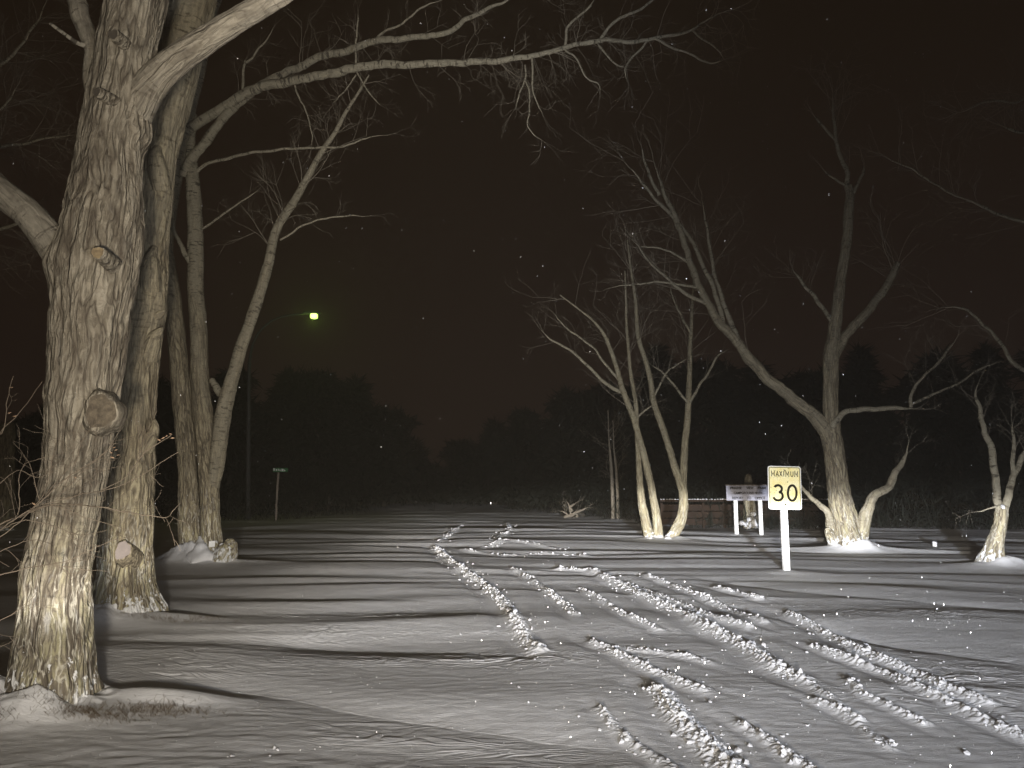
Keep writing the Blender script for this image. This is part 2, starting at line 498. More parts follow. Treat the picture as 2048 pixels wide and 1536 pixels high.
finish(t, (.012, .011, .006), .7, spec=.1)
m_board, t = new_mat('weathered_white_board')
pos = t.n('ShaderNodeTexCoord').outputs['Object']
finish(t, t.mix(t.mr(t.noise(t.vm('MULTIPLY', pos, (1, 1, 6)), 5, 4, .6), .4, .7, 0, .6), (.36, .355, .41), (.25, .245, .29)), .6)
m_yel, t = new_mat('yellowed_sign_sheeting')
pos = t.n('ShaderNodeTexCoord').outputs['Object']
sp = t.noise(pos, 26, 2, .5); sp2 = t.noise(pos, 6, 2, .5); up = t.n('ShaderNodeSeparateXYZ'); t.put(up.inputs[0], pos)
c = t.mix(t.mr(sp2, .35, .65, 0, 1), (.90, .76, .32), (.92, .84, .50))
c = t.mix(t.mr(up.outputs[2], .03, .13, 1, 0, True), c, (.88, .84, .62))  # paler towards the bottom: low-beam overexposure painted into the face colour
c = t.mix(t.m('MULTIPLY', t.mr(sp, .63, .70, 0, .75, True), t.mr(up.outputs[2], .08, .18, 0, 1)), c, (.30, .26, .08))
finish(t, c, .45)
m_pole, t = new_mat('dull_galvanised_steel')
finish(t, (.06, .06, .06), .7)
m_post, t = new_mat('grey_wooden_post')
pos = t.n('ShaderNodeTexCoord').outputs['Object']
finish(t, t.mix(t.mr(t.noise(t.vm('MULTIPLY', pos, (12, 12, 1)), 3, 4, .6), .35, .65, 0, 1), (.40, .34, .28), (.22, .18, .15)), .85)
m_plank, t = new_mat('brown_planks')
pos = t.n('ShaderNodeTexCoord').outputs['Object']
finish(t, t.mix(t.mr(t.noise(t.vm('MULTIPLY', pos, (1, 1, 12)), 2, 4, .6), .35, .65, 0, 1), (.040, .022, .012), (.022, .015, .011)), .85)
m_blade, t = new_mat('green_sign_sheeting')
finish(t, (.03, .18, .06), .4)
m_grass, t = new_mat('dead_grass')
finish(t, (.12, .085, .05), .9)
m_leaf, t = new_mat('dry_leaf')
finish(t, (.30, .20, .13), .8)
m_glow, t = new_mat('lamp_glass')
em = t.n('ShaderNodeEmission'); em.inputs[1].default_value = 5
lw = t.n('ShaderNodeLayerWeight'); lw.inputs[0].default_value = .45
t.put(em.inputs[0], t.mix(lw.outputs['Facing'], (.62, 1.0, .20), (.07, .26, .0)))  # bright centre, green rim: the lamp's halo painted into the glass colour
o = t.n('ShaderNodeOutputMaterial'); t.nt.links.new(em.outputs[0], o.inputs[0])

# ------------------------------------------------------------------ the snow-covered ground
NR, NC = 1150, 1100
ys = np.linspace(1, 0, NR)
ss = 1600 * ys ** 1.0                                  # rows spread evenly in apparent height, so near snow is finest
depth = CAMZ * F / (10.0 + (1640 - 964 - 10) * ys)       # 2.4 .. 240 m
depth = np.where(depth < 2.9, 2.9 - (2.9 - depth) * 6, depth)
tan = np.linspace(-1, 1, NC)
tan = np.sign(tan) * (.78 * np.abs(tan) + 1.4 * np.maximum(np.abs(tan) - .9, 0) * 10 * np.abs(tan))
XX = np.outer(depth + 1.0, tan); YY = np.repeat(depth[:, None], NC, 1)
ZZ = H(XX.ravel(), YY.ravel())
V = np.stack([XX.ravel(), YY.ravel(), ZZ], 1)
idx = np.arange(NR * NC).reshape(NR, NC)
Q = np.stack([idx[:-1, :-1], idx[:-1, 1:], idx[1:, 1:], idx[1:, :-1]], -1).reshape(-1, 4)
g = mesh_obj('ground', V, Q, None, m_snow)
tag(g, kind='structure')
# rest of the plain behind the viewer and to the horizon
fy = float(depth.min())
outer = [(-900, -300, -.25), (900, -300, -.25), (900, 1200, -.25), (-900, 1200, -.25)]
g2 = mesh_obj('far_ground', outer, [(0, 1, 2, 3)], None, m_snow); tag(g2, kind='structure')

# ------------------------------------------------------------------ clumps of churned snow along the ridges
def ico(sub):
    import bmesh
    bm = bmesh.new(); bmesh.ops.create_icosphere(bm, subdivisions=sub, radius=1)
    v = np.array([q.co[:] for q in bm.verts]); f = np.array([[q.index for q in p.verts] for p in bm.faces]); bm.free()
    return v, f


ICO = {1: ico(1), 2: ico(2)}


def blobs(name, P, Rr, mat, flat=.8, seed=1, stretch=None, smooth=True, rough=.35, sub=2):
    IV, IF = ICO[sub]
    r_ = np.random.RandomState(seed)
    n = len(P)
    off = r_.rand(n, 1, 3) * 90
    v = np.repeat(IV[None], n, 0)
    q = v * 1.3 + off
    dsp = 1 + rough * 2.2 * pn3(q[..., 0], q[..., 1], q[..., 2])[..., None] + .25 * rough * r_.randn(n, len(IV), 1)
    sc = (.75 + .5 * r_.rand(n, 1, 3))
    if stretch is not None: sc = sc * stretch
    v = v * dsp * sc
    v[..., 2] *= flat
    a = r_.rand(n) * 6.283
    ca, sa = np.cos(a)[:, None], np.sin(a)[:, None]
    x = v[..., 0] * ca - v[..., 1] * sa; y = v[..., 0] * sa + v[..., 1] * ca
    v = np.stack([x, y, v[..., 2]], -1) * np.asarray(Rr)[:, None, None] + np.asarray(P)[:, None, :]
    f = (IF[None] + (np.arange(n) * len(IV))[:, None, None]).reshape(-1, 3)
    return mesh_obj(name, v.reshape(-1, 3), None, f, mat, smooth=smooth)


rr = np.random.RandomState(3)
PX, PY, PR = [], [], []
for (pts, w, hh, s) in RG:
    pts = np.array(pts); seg = np.linalg.norm(np.diff(pts, axis=0), axis=1); cum = np.concatenate([[0], np.cumsum(seg)])
    L = cum[-1]; dist = pts[:, 1].mean()
    n = int(L * 280 * s * min(1.0, 10 / dist + .15))
    u = rr.rand(n) * L
    keep = (pn2(u * 1.6, u * 0 + L * 3.1, 1) + .62 > rr.rand(n) * .9)
    u = u[keep]; n = len(u)
    x = np.interp(u, cum, pts[:, 0]); y = np.interp(u, cum, pts[:, 1])
    spread = w * .34 * (1 + (rr.rand(n) < .12) * 2.2)
    PX.append(x + rr.randn(n) * spread); PY.append(y + rr.randn(n) * spread)
    rad = (.003 + .0150 * rr.rand(n) ** 4.5) * (1 + .045 * np.maximum(dist - 6, 0)) * (1.15 if s > 1 else 1)
    PR.append(rad)
# loose bits scattered over the ruts
n = 170
a = rr.rand(n); px = 900 + rr.rand(n) * 1150; py = 1130 + 400 * rr.rand(n) ** 1.2
ok = (py - 1130) > (px - 1500) * .25
gx = np.array([gp(p, q) for p, q in zip(px[ok], py[ok])])
PX.append(gx[:, 0]); PY.append(gx[:, 1]); PR.append(.004 + .010 * rr.rand(len(gx)) ** 3)
for lx_, ly_, lr_ in ((548, 1505, .012), (556, 1507, .009), (462, 1522, .010), (455, 1524, .007), (236, 1426, .010), (170, 1424, .012), (715, 1478, .008), (640, 1500, .006), (540, 1521, .006), (1075, 1320, .016), (1070, 1324, .012)):
    gq = gp(lx_, ly_); PX.append(np.array([gq[0]])); PY.append(np.array([gq[1]])); PR.append(np.array([lr_]))
PX, PY, PR = map(np.concatenate, (PX, PY, PR))
PZ = H(PX, PY) + PR * .25
cl = blobs('churned_snow', np.stack([PX, PY, PZ], 1), PR, m_clump, .8, 5, rough=.45, sub=1, smooth=False)
tag(cl, 'lumps of churned white snow thrown up along the tyre ruts', 'snow clumps', kind='stuff')

# glinting ice grains lying on the crust
n = 1500
px = -60 + 2160 * rr.rand(n) ** 1.6; py = 1080 + 456 * rr.rand(n)
gx = np.array([gp(p, q) for p, q in zip(px, py)])
rad = (.0011 + .0030 * rr.rand(n) ** 4) * (.6 + gx[:, 1] / 12)
cr = blobs('ice_grains', np.stack([gx[:, 0], gx[:, 1], H(gx[:, 0], gx[:, 1]) + rad * .6], 1), rad, m_clump, 1, 6, sub=1)
tag(cr, 'tiny ice grains glinting on the snow crust', 'ice grains', kind='stuff')


# ------------------------------------------------------------------ tubes, limbs and trees
def catmull(P, step):
    P = np.asarray(P, float)
    if len(P) < 2: return P
    E = np.vstack([2 * P[0] - P[1], P, 2 * P[-1] - P[-2]])
    out = []
    for i in range(len(P) - 1):
        p0, p1, p2, p3 = E[i:i + 4]
        L = np.linalg.norm(p2[:3] - p1[:3])
        n = max(1, int(math.ceil(L / step)))
        tt = (np.arange(n) / n)[:, None]
        out.append(.5 * ((2 * p1) + (-p0 + p2) * tt + (2 * p0 - 5 * p1 + 4 * p2 - p3) * tt ** 2 + (-p0 + 3 * p1 - 3 * p2 + p3) * tt ** 3))
    out.append(P[-1][None])
    return np.vstack(out)


def tube(C, r, ns, cap=True):
    """C (n,3) centres, r (n,) radii -> verts (n,ns,3), frames"""
    C = np.asarray(C); n = len(C)
    T = np.gradient(C, axis=0); T /= np.linalg.norm(T, axis=1)[:, None] + 1e-12
    ref = np.array([0, 1, 0]) if abs(T[0][1]) < .9 else np.array([1., 0, 0])
    N = np.zeros_like(C); a = np.cross(T[0], ref); N[0] = a / np.linalg.norm(a)
    for i in range(1, n):
        v = N[i - 1] - T[i] * np.dot(N[i - 1], T[i]); N[i] = v / (np.linalg.norm(v) + 1e-12)
    B = np.cross(T, N)
    th = np.arange(ns) / ns * 2 * np.pi
    D = N[:, None] * np.cos(th)[None, :, None] + B[:, None] * np.sin(th)[None, :, None]
    return D, th, T


def tube_faces(n, ns, off=0):
    i = np.arange(n * ns).reshape(n, ns) + off
    j = np.roll(i, -1, 1)
    return np.stack([i[:-1], j[:-1], j[1:], i[1:]], -1).reshape(-1, 4)


class Twigs:
    def __init__(self, seed):
        self.r = random.Random(seed); self.V = []; self.Q = []; self.n = 0

    def line(self, P, r0, r1, ns=3):
        P = np.asarray(P, float)
        rad = np.linspace(r0, r1, len(P))
        D, th, T = tube(P, rad, ns)
        v = P[:, None] + D * rad[:, None, None]
        self.V.append(v.reshape(-1, 3)); self.Q.append(tube_faces(len(P), ns, self.n)); self.n += len(P) * ns

    def grow(self, P, D, L, r, depth, sag=0.0, wig=.19, fork=3):
        rnd = self.r
        n = 7 if L > .5 else 5
        pts = [np.array(P, float)]; d = np.array(D, float); d /= np.linalg.norm(d) + 1e-9
        dirs = []
        for i in range(n):
            d = d + np.array([rnd.gauss(0, wig), rnd.gauss(0, wig), rnd.gauss(0, wig) + sag]) * .55
            d /= np.linalg.norm(d) + 1e-9
            pts.append(pts[-1] + d * L / n); dirs.append(d.copy())
        self.line(pts, r, max(r * .35, .0012), 4 if r > .008 else 3)
        if depth > 0:
            for k in range(fork):
                i = rnd.randint(1, n - 1)
                s = np.cross(dirs[i], [rnd.gauss(0, 1), rnd.gauss(0, 1), rnd.gauss(0, 1)]); s /= np.linalg.norm(s) + 1e-9
                dd = dirs[i] * .75 + s * rnd.uniform(.45, 1.0)
                self.grow(pts[i + 1], dd, L * rnd.uniform(.35, .65), max(r * .6, .0014), depth - 1, sag, wig, fork)

    def along(self, C, n, L, r, depth=2, t0=.2, t1=1.0, bias=(0, 0, .5), sag=0.0, spread=1.0, wig=.19, fork=3):
        C = np.asarray(C)[:, :3]
        for k in range(n):
            u = self.r.uniform(t0, t1) * (len(C) - 2); i = int(u)
            T = C[min(i + 1, len(C) - 1)] - C[i]; T = T / (np.linalg.norm(T) + 1e-9)
            s = np.cross(T, [self.r.gauss(0, 1), self.r.gauss(0, 1), self.r.gauss(0, 1)]); s /= np.linalg.norm(s) + 1e-9
            d = T * .5 + s * spread + np.array(bias)
            self.grow(C[i], d, L * self.r.uniform(.5, 1.25), r * self.r.uniform(.7, 1.2), depth, sag, wig, fork)

    def build(self, name, mat, parent, org):
        if not self.V: return None
        V = np.concatenate(self.V) - np.array(org)
        return mesh_obj(name, V, np.concatenate(self.Q), None, mat, parent)


class Tree:
    def __init__(self, name, label, base_px, Y, group=None, mat=None, cat='tree', seed=1):
        (x, y, z), _ = pw(*base_px, Y)
        self.org = np.array((x, Y, h1(x, Y))); self.Y = Y
        self.root = empty(name, tuple(self.org), label, cat, group)
        self.mat = mat or m_bark
        self.tw = Twigs(seed); self.seed = seed

    def path(self, pts, step):
        P = []
        for p in pts:
            px, py, r = p[:3]; dy = p[3] if len(p) > 3 else 0
            (x, y, z), k = pw(px, py, self.Y + dy)
            P.append((x, y, z, r * k, dy))
        return catmull(P, step)

    def limb(self, name, pts, ns=24, step=.06, mx=(0, 0), furrow=0.0, knob=.05, label=None, twigs=None, burls=(), base=False, parent=None):
        C = self.path(pts, step)
        if name == 'branch' and not label and ns <= 28:
            u = np.linspace(0, 1, len(C)); so_ = self.seed + pts[0][0] * .37
            ln = np.concatenate([[0], np.cumsum(np.linalg.norm(np.diff(C[:, :3], axis=0), axis=1))])
            for ax in (0, 1, 2):
                C[:, ax] += np.sin(np.minimum(u * 6, 1) * 1.57) * (.030 * pn2(ln * 2.1, so_ + ax * 5, 3) + .014 * pn2(ln * 6, so_ + ax * 7, 4))
            if C[-1, 3] < .05:
                C[:, 3] *= np.clip((1 - u) / .18, .25, 1)
                tip = C[-1, :3] - C[-3, :3]
                for q_ in range(2): self.tw.grow(C[-2, :3], tip / (np.linalg.norm(tip) + 1e-9) + np.array([self.tw.r.gauss(0, .15) for _ in range(3)]), .5, max(C[-1, 3], .0022), 1, wig=.25)
        c, r = C[:, :3], np.maximum(C[:, 3], .0015)
        D, th, T = tube(c, r, ns)
        seg = np.concatenate([[0], np.cumsum(np.linalg.norm(np.diff(c, axis=0), axis=1))])
        cs, sn = np.cos(th)[None, :], np.sin(th)[None, :]
        v = seg[:, None] + 0 * cs
        rc = r[:, None]
        so = self.seed * 3.7 + len(pts)
        bx, by = cs * rc + so, sn * rc
        rad = rc * (1 + knob * 1.6 * pn3(cs * 1.3 + so, sn * 1.3, v / np.maximum(rc * 3.5, .05)) + knob * .9 * pn3(cs * 2.5, sn * 2.5 + so, v / np.maximum(rc * 1.2, .03)))
        hg = c[:, 2][:, None] - self.org[2] + 0 * cs
        if furrow:
            wob = .05 * pn3(bx * 5, by * 5, v * 2.2)
            a = pn3((bx + wob) * 13, (by + wob) * 13, v * 2.1 + 40)
            b = pn3((bx + wob) * 27 + 9, (by + wob) * 27, v * 5.0)
            rid = np.minimum(np.abs(a) * 3.0, 1) * .75 + np.minimum(np.abs(b) * 3, 1) * .25
            rad = rad + furrow * (rid - .6)
        if base:
            root = np.exp(-np.maximum(hg + .02, 0) / .16)
            rad = rad * (1 + root * (.16 + .26 * pn3(cs * 1.7 + so, sn * 1.7, v * .4)))
        for (ba, bv, bs, bh) in burls:                        # angle, height share, size m, push m
            dv = (v - bv * seg[-1]); da = np.angle(np.exp(1j * (th - ba)))[None, :] * rc
            rad = rad + bh * np.exp(-(dv / bs) ** 2 - (da / bs) ** 2)
        X = c[:, None] + D * rad[..., None]
        n = len(c)
        V = X.reshape(-1, 3)
        Q = tube_faces(n, ns)
        V = np.vstack([V, c[0] - T[0] * r[0] * .2, c[-1] + T[-1] * r[-1] * .5])
        i0 = np.arange(ns); nn = n * ns
        tr = np.vstack([np.stack([np.full(ns, nn), np.roll(i0, -1), i0], 1), np.stack([np.full(ns, nn + 1), i0 + (n - 1) * ns, np.roll(i0, -1) + (n - 1) * ns], 1)])
        mxa = np.linspace(mx[0], mx[1], n)[:, None] + .45 * pn3(cs * 1.2, sn * 1.2 + so, v * 1.4) * (1 if mx[0] != mx[1] else 0)
        mxa = np.clip(mxa, 0, 1)
        bk = np.stack([np.broadcast_to(bx, v.shape), np.broadcast_to(by, v.shape), v + so * .5], -1).reshape(-1, 3)
        bm = np.stack([mxa + 0 * v, hg, 0 * v], -1).reshape(-1, 3)
        bk = np.vstack([bk, bk[:1], bk[-1:]]); bm = np.vstack([bm, bm[:1], bm[-1:]])
        ob = mesh_obj(name, V - self.org, Q, tr, self.mat, parent or self.root, True, {'bk': bk, 'bm': bm})
        if label: ob['label'] = label
        if twigs:
            self.tw.along(c, **twigs)
        return c

    def cut(self, px, py, dY, rpx, out=.05, face=(0, -1, 0), mat=None, name='cut_stub', label=None, squash=1.0, collar=True):
        """sawn limb stub: collar, short bark side and a cut face"""
        (x, y, z), k = pw(px, py, self.Y + dY)
        r = rpx * k; f_ = Vector(face).normalized()
        q = f_.to_track_quat('Z', 'Y').to_matrix()
        ns = 28; rings = [(-.16, 1.45), (-.04, 1.28), (out * .6, 1.14), (out, 1.06), (out + r * .05, .94), (out + r * .02, .86), (out + r * .0, .5), (out + r * .03, .02)]
        V = []
        for i, (d, s) in enumerate(rings):
            for j in range(ns):
                a = j / ns * 2 * math.pi
                rr_ = r * s * (1 + .09 * math.sin(3 * a + px) + .05 * math.sin(7 * a + i))
                V.append(Vector((x, y, z)) + q @ Vector((rr_ * math.cos(a), rr_ * math.sin(a) * squash, d)))
        V = np.array([v[:] for v in V]) - self.org
        bk = V * 1.0; bm = np.stack([0 * V[:, 0], 0 * V[:, 0] + 1.5, 0 * V[:, 0]], 1)
        nb = 4
        Q = tube_faces(len(rings), ns)
        side = Q[:ns * nb]; facef = Q[ns * nb:]
        ob = mesh_obj(name, V, Q, None, self.mat, self.root, True, {'bk': bk, 'bm': bm})
        ob.data.materials.append(mat or m_wood)
        mi = np.zeros(len(Q), np.int32); mi[ns * nb:] = 1
        ob.data.polygons.foreach_set('material_index', mi)
        if label: ob['label'] = label
        return ob

    def done(self):
        ob = self.tw.build('twigs', m_twig, self.root, self.org)
        if ob: ob['kind'] = 'stuff'


def heap(parent, org, parts, name='snow_heap', seed=2, vox=.028):
    V, T_ = [], []
    P = []; Rr = []
    for (px, py, Y, r) in parts:
        (x, y, z), k = pw(px, py, Y); P.append((x, y, z)); Rr.append(r * k)
    ob = blobs(name, np.array(P) - np.array(org), Rr, m_snow, .85, seed, rough=.12)
    md = ob.modifiers.new('remesh', 'REMESH'); md.mode = 'VOXEL'; md.voxel_size = vox; md.use_smooth_shade = True
    md = ob.modifiers.new('smooth', 'SMOOTH'); md.iterations = 14; md.factor = .6
    ob.parent = parent
    return ob


BR = dict
# ---- tree A: big near poplar at the left
A = Tree('poplar_tree', 'huge near poplar with deeply furrowed bark and round sawn scars, at the left edge', (108, 1400), 5.6, mat=m_bark_red, seed=3)
A.limb('trunk', [(104, 1475, 85.6), (106, 1400, 80.0), (107, 1340, 74.4), (110, 1250, 65.1), (115, 1150, 62.3), (140, 1000, 58.6), (154, 900, 59.5), (164, 800, 65.1), (174, 700, 68.8), (183, 600, 73.5), (196, 500, 78.1), (212, 400, 68.8), (220, 300, 57.7), (236, 210, 57.7), (252, 100, 53.9), (272, 0, 54.9), (292, -120, 52.1), (310, -260, 44.6), (322, -420, 37.2)],
       ns=240, step=.022, furrow=.018, knob=.045, base=True, burls=((4.5, .22, .1, .05), (0.6, .45, .12, .05), (3.3, .6, .14, .05)))
A.limb('branch', [(240, 280, 34, .06), (276, 207, 35, 0), (310, 160, 31, -.05), (360, 114, 27, -.1), (410, 82, 25.5, -.15), (450, 55, 24, -.2), (500, 25, 22, -.25), (570, -15, 19, -.3), (700, -90, 14, -.4), (830, -140, 8, -.5)],
       ns=48, step=.02, mx=(.15, .75), furrow=.006, knob=.05)
A.limb('branch', [(175, 560, 30, .05), (128, 512, 36, .0), (100, 478, 33, -.02), (52, 424, 30, -.05), (0, 382, 28, -.1), (-60, 325, 26, -.1), (-180, 230, 20, -.1)],
       ns=48, step=.02, mx=(.4, .8), furrow=.006)
A.limb('branch', [(210, 235, 20, .15), (190, 180, 17, .16), (183, 100, 16, .17), (167, 50, 16.5, .18), (150, -10, 17, .2), (120, -120, 14, .25), (100, -240, 9, .3)],
       ns=28, step=.03, mx=(.4, .9))
A.limb('branch', [(178, 92, 5, .16), (158, 87, 4.5, .1), (140, 76, 4, .05), (121, 62, 3.5, 0), (100, 47, 3, -.05)], ns=10, step=.02, mx=(1, 1), label='short dead snapped branch')
A.cut(207, 515, -.42, 12, .10, (.12, -1, .05))
A.cut(232, 74, -.30, 10, .04, (0, -1, -.1), m_darkbark, label='dark weathered knot')
A.cut(201, 188, -.32, 9, .04, (-.2, -1, -.1), m_darkbark, label='dark weathered knot')
A.cut(203, 824, -.19, 28, .05, (.42, -1, .0), mat=m_oldwood, squash=1.25, label='largest sawn scar, as wide as a plate')
A.limb('burl', [(120, 815, 16, -.05), (100, 795, 13, -.08), (94, 768, 7, -.1)], ns=20, step=.02)
A.done()

# ---- tree B: second trunk behind it
B = Tree('poplar_tree', 'second large poplar with a snow-capped stump scar low on its trunk', (250, 1235), 9.0, mat=m_bark, seed=5)
B.limb('trunk', [(248, 1300, 66), (248, 1235, 62), (249, 1180, 54), (251, 1110, 49), (256, 1000, 47), (264, 900, 43), (271, 800, 38), (278, 700, 38), (290, 620, 40), (296, 540, 36), (300, 470, 34), (306, 400, 36), (318, 300, 37), (340, 200, 38), (360, 100, 42), (381, 0, 45), (405, -110, 42), (430, -260, 34)],
       ns=150, step=.035, mx=(-.2, .85), furrow=.018, knob=.06, base=True)
B.limb('branch', [(322, 380, 20, -.1), (316, 340, 19, -.2), (312, 312, 14, -.22), (316, 294, 7, -.2)], ns=28, step=.03, mx=(.5, .5), label='snapped pointed branch stub')
B.limb('branch', [(300, 580, 22, -.1), (300, 540, 20, -.2), (303, 512, 12, -.22), (309, 494, 6, -.2)], ns=28, step=.03, mx=(.3, .3), label='snapped pointed branch stub')
B.limb('branch', [(296, 720, 20, -.05), (306, 680, 15, -.1), (318, 663, 8, -.12), (325, 655, 3, -.1)], ns=20, step=.03, mx=(.3, .3), label='snapped pointed branch stub')
B.limb('branch', [(302, 640, 14, -.05), (318, 630, 8, -.1), (330, 622, 3, -.1)], ns=16, step=.03, mx=(.3, .3), label='snapped pointed branch stub')
B.limb('burl', [(290, 900, 16, -.05), (303, 875, 13, -.08), (310, 855, 8, -.1), (308, 840, 4, -.08)], ns=20, step=.03)
B.limb('buttress', [(246, 1235, 30, -.18), (248, 1180, 24, -.24), (250, 1140, 19, -.24), (252, 1120, 15, -.2)], ns=30, step=.03, furrow=.01)
B.cut(253, 1108, -.32, 15, .12, (.1, -1, .45), m_snowywood, label='sawn stub capped with a disc of snow', squash=1.3)
B.done()

# ---- tree C: clump of three slim trunks with the long limb that crosses the frame
Ct = Tree('birch_tree', 'three-stemmed birch with a long limb arching over the road, snow heaped between its stems', (410, 1120), 15.0, mat=m_bark, seed=8)
Ct.limb('trunk', [(385, 1150, 27), (384, 1110, 25), (380, 1060, 21), (377, 1000, 19.5), (374, 920, 18), (364, 800, 18), (355, 700, 17), (344, 600, 17), (332, 530, 17), (328, 490, 17), (336, 400, 18.5), (350, 330, 18), (360, 280, 16), (378, 215, 14), (392, 160, 13.5), (403, 100, 14), (416, 40, 13), (440, -40, 12), (465, -160, 8)],
        ns=72, step=.045, mx=(-.6, 1.6), furrow=.012, base=True)
Ct.limb('trunk', [(426, 1150, 26, -.1), (424, 1110, 23, -.1), (421, 1040, 19, -.1), (417, 950, 18.5, -.05), (408, 850, 19), (399, 750, 17), (397, 650, 16), (391, 580, 15.5), (391, 500, 15), (389, 420, 14), (384, 345, 12.5), (381, 290, 9, .1), (388, 230, 6, .2)],
        ns=72, step=.045, mx=(-.6, 1.6), furrow=.012, base=True)
Ct.limb('trunk', [(420, 1000, 12, -.05), (432, 930, 15.5, -.1), (441, 862, 16, -.15), (452, 800, 15, -.2), (470, 740, 13, -.2), (484, 690, 12, -.2), (499, 650, 11, -.2), (520, 585, 10.5, -.2), (537, 525, 9.5, -.2), (553, 458, 8.5, -.2), (590, 400, 7.5, -.2), (618, 349, 6.5, -.2), (645, 301, 5.5, -.2), (669, 267, 4.5, -.2), (693, 222, 3.6, -.2), (717, 185, 2.6, -.2), (738, 150, 1.5, -.2)],
        ns=40, step=.06, mx=(.6, 1), knob=.07, twigs=BR(n=34, L=1.0, r=.008, t0=.55, sag=-.02))
l1 = Ct.limb('branch', [(352, 300, 13, 0), (368, 267, 10.5, -.1), (395, 246, 9.5, -.2), (426, 226, 9, -.3), (484, 191, 9, -.4), (519, 174, 9, -.5), (573, 164, 8.5, -.6), (618, 155, 8.5, -.7), (676, 143, 8, -.8), (727, 131, 8, -.9), (758, 127, 8, -.9), (836, 128, 7, -1), (915, 126, 6.5, -1), (1000, 120, 5.8, -1.1), (1020, 116, 5.5, -1.1), (1071, 108, 5, -1.1), (1122, 97, 4.5, -1.1), (1194, 84, 4.3, -1.2), (1218, 80, 4, -1.2), (1276, 82, 3.8, -1.2), (1327, 72, 3.3, -1.2), (1385, 58, 2.8, -1.2), (1413, 44, 2.4, -1.2), (1447, 24, 2, -1.2), (1498, 5, 1.6, -1.2), (1540, -10, 1, -1.2)],
             ns=28, step=.05, mx=(1, 1), knob=.09, twigs=BR(n=46, L=.75, r=.007, t0=.5, t1=1, bias=(.2, 0, .15), wig=.34))
Ct.tw.along(l1, n=30, L=.9, r=.005, depth=2, t0=.42, t1=.95, bias=(.1, 0, -1.1), sag=-.10, wig=.24)
Ct.tw.along(l1, n=9, L=.8, r=.007, depth=2, t0=.12, t1=.42, bias=(.1, 0, .3))
Ct.limb('branch', [(366, 352, 9, -.05), (372, 335, 9.5, -.1), (385, 316, 9.5, -.2), (413, 280, 9, -.3), (447, 236, 8.5, -.3), (484, 202, 8, -.2), (505, 184, 7.5, -.1), (535, 163, 7, .1), (556, 152, 7, .2), (608, 130, 7.5, .3), (642, 113, 7.5, .3), (693, 102, 7, .3), (744, 85, 6.5, .3), (795, 78, 6, .3), (854, 71, 5.5, .3), (901, 61, 5, .3), (936, 38, 4.5, .3), (973, 20, 4, .3), (1000, 7, 3.8, .3), (1040, -10, 3, .3), (1100, -30, 2, .3)],
        ns=24, step=.05, mx=(1, 1), knob=.09, twigs=BR(n=30, L=.8, r=.007, t0=.3, t1=1, bias=(.1, 0, .3)))
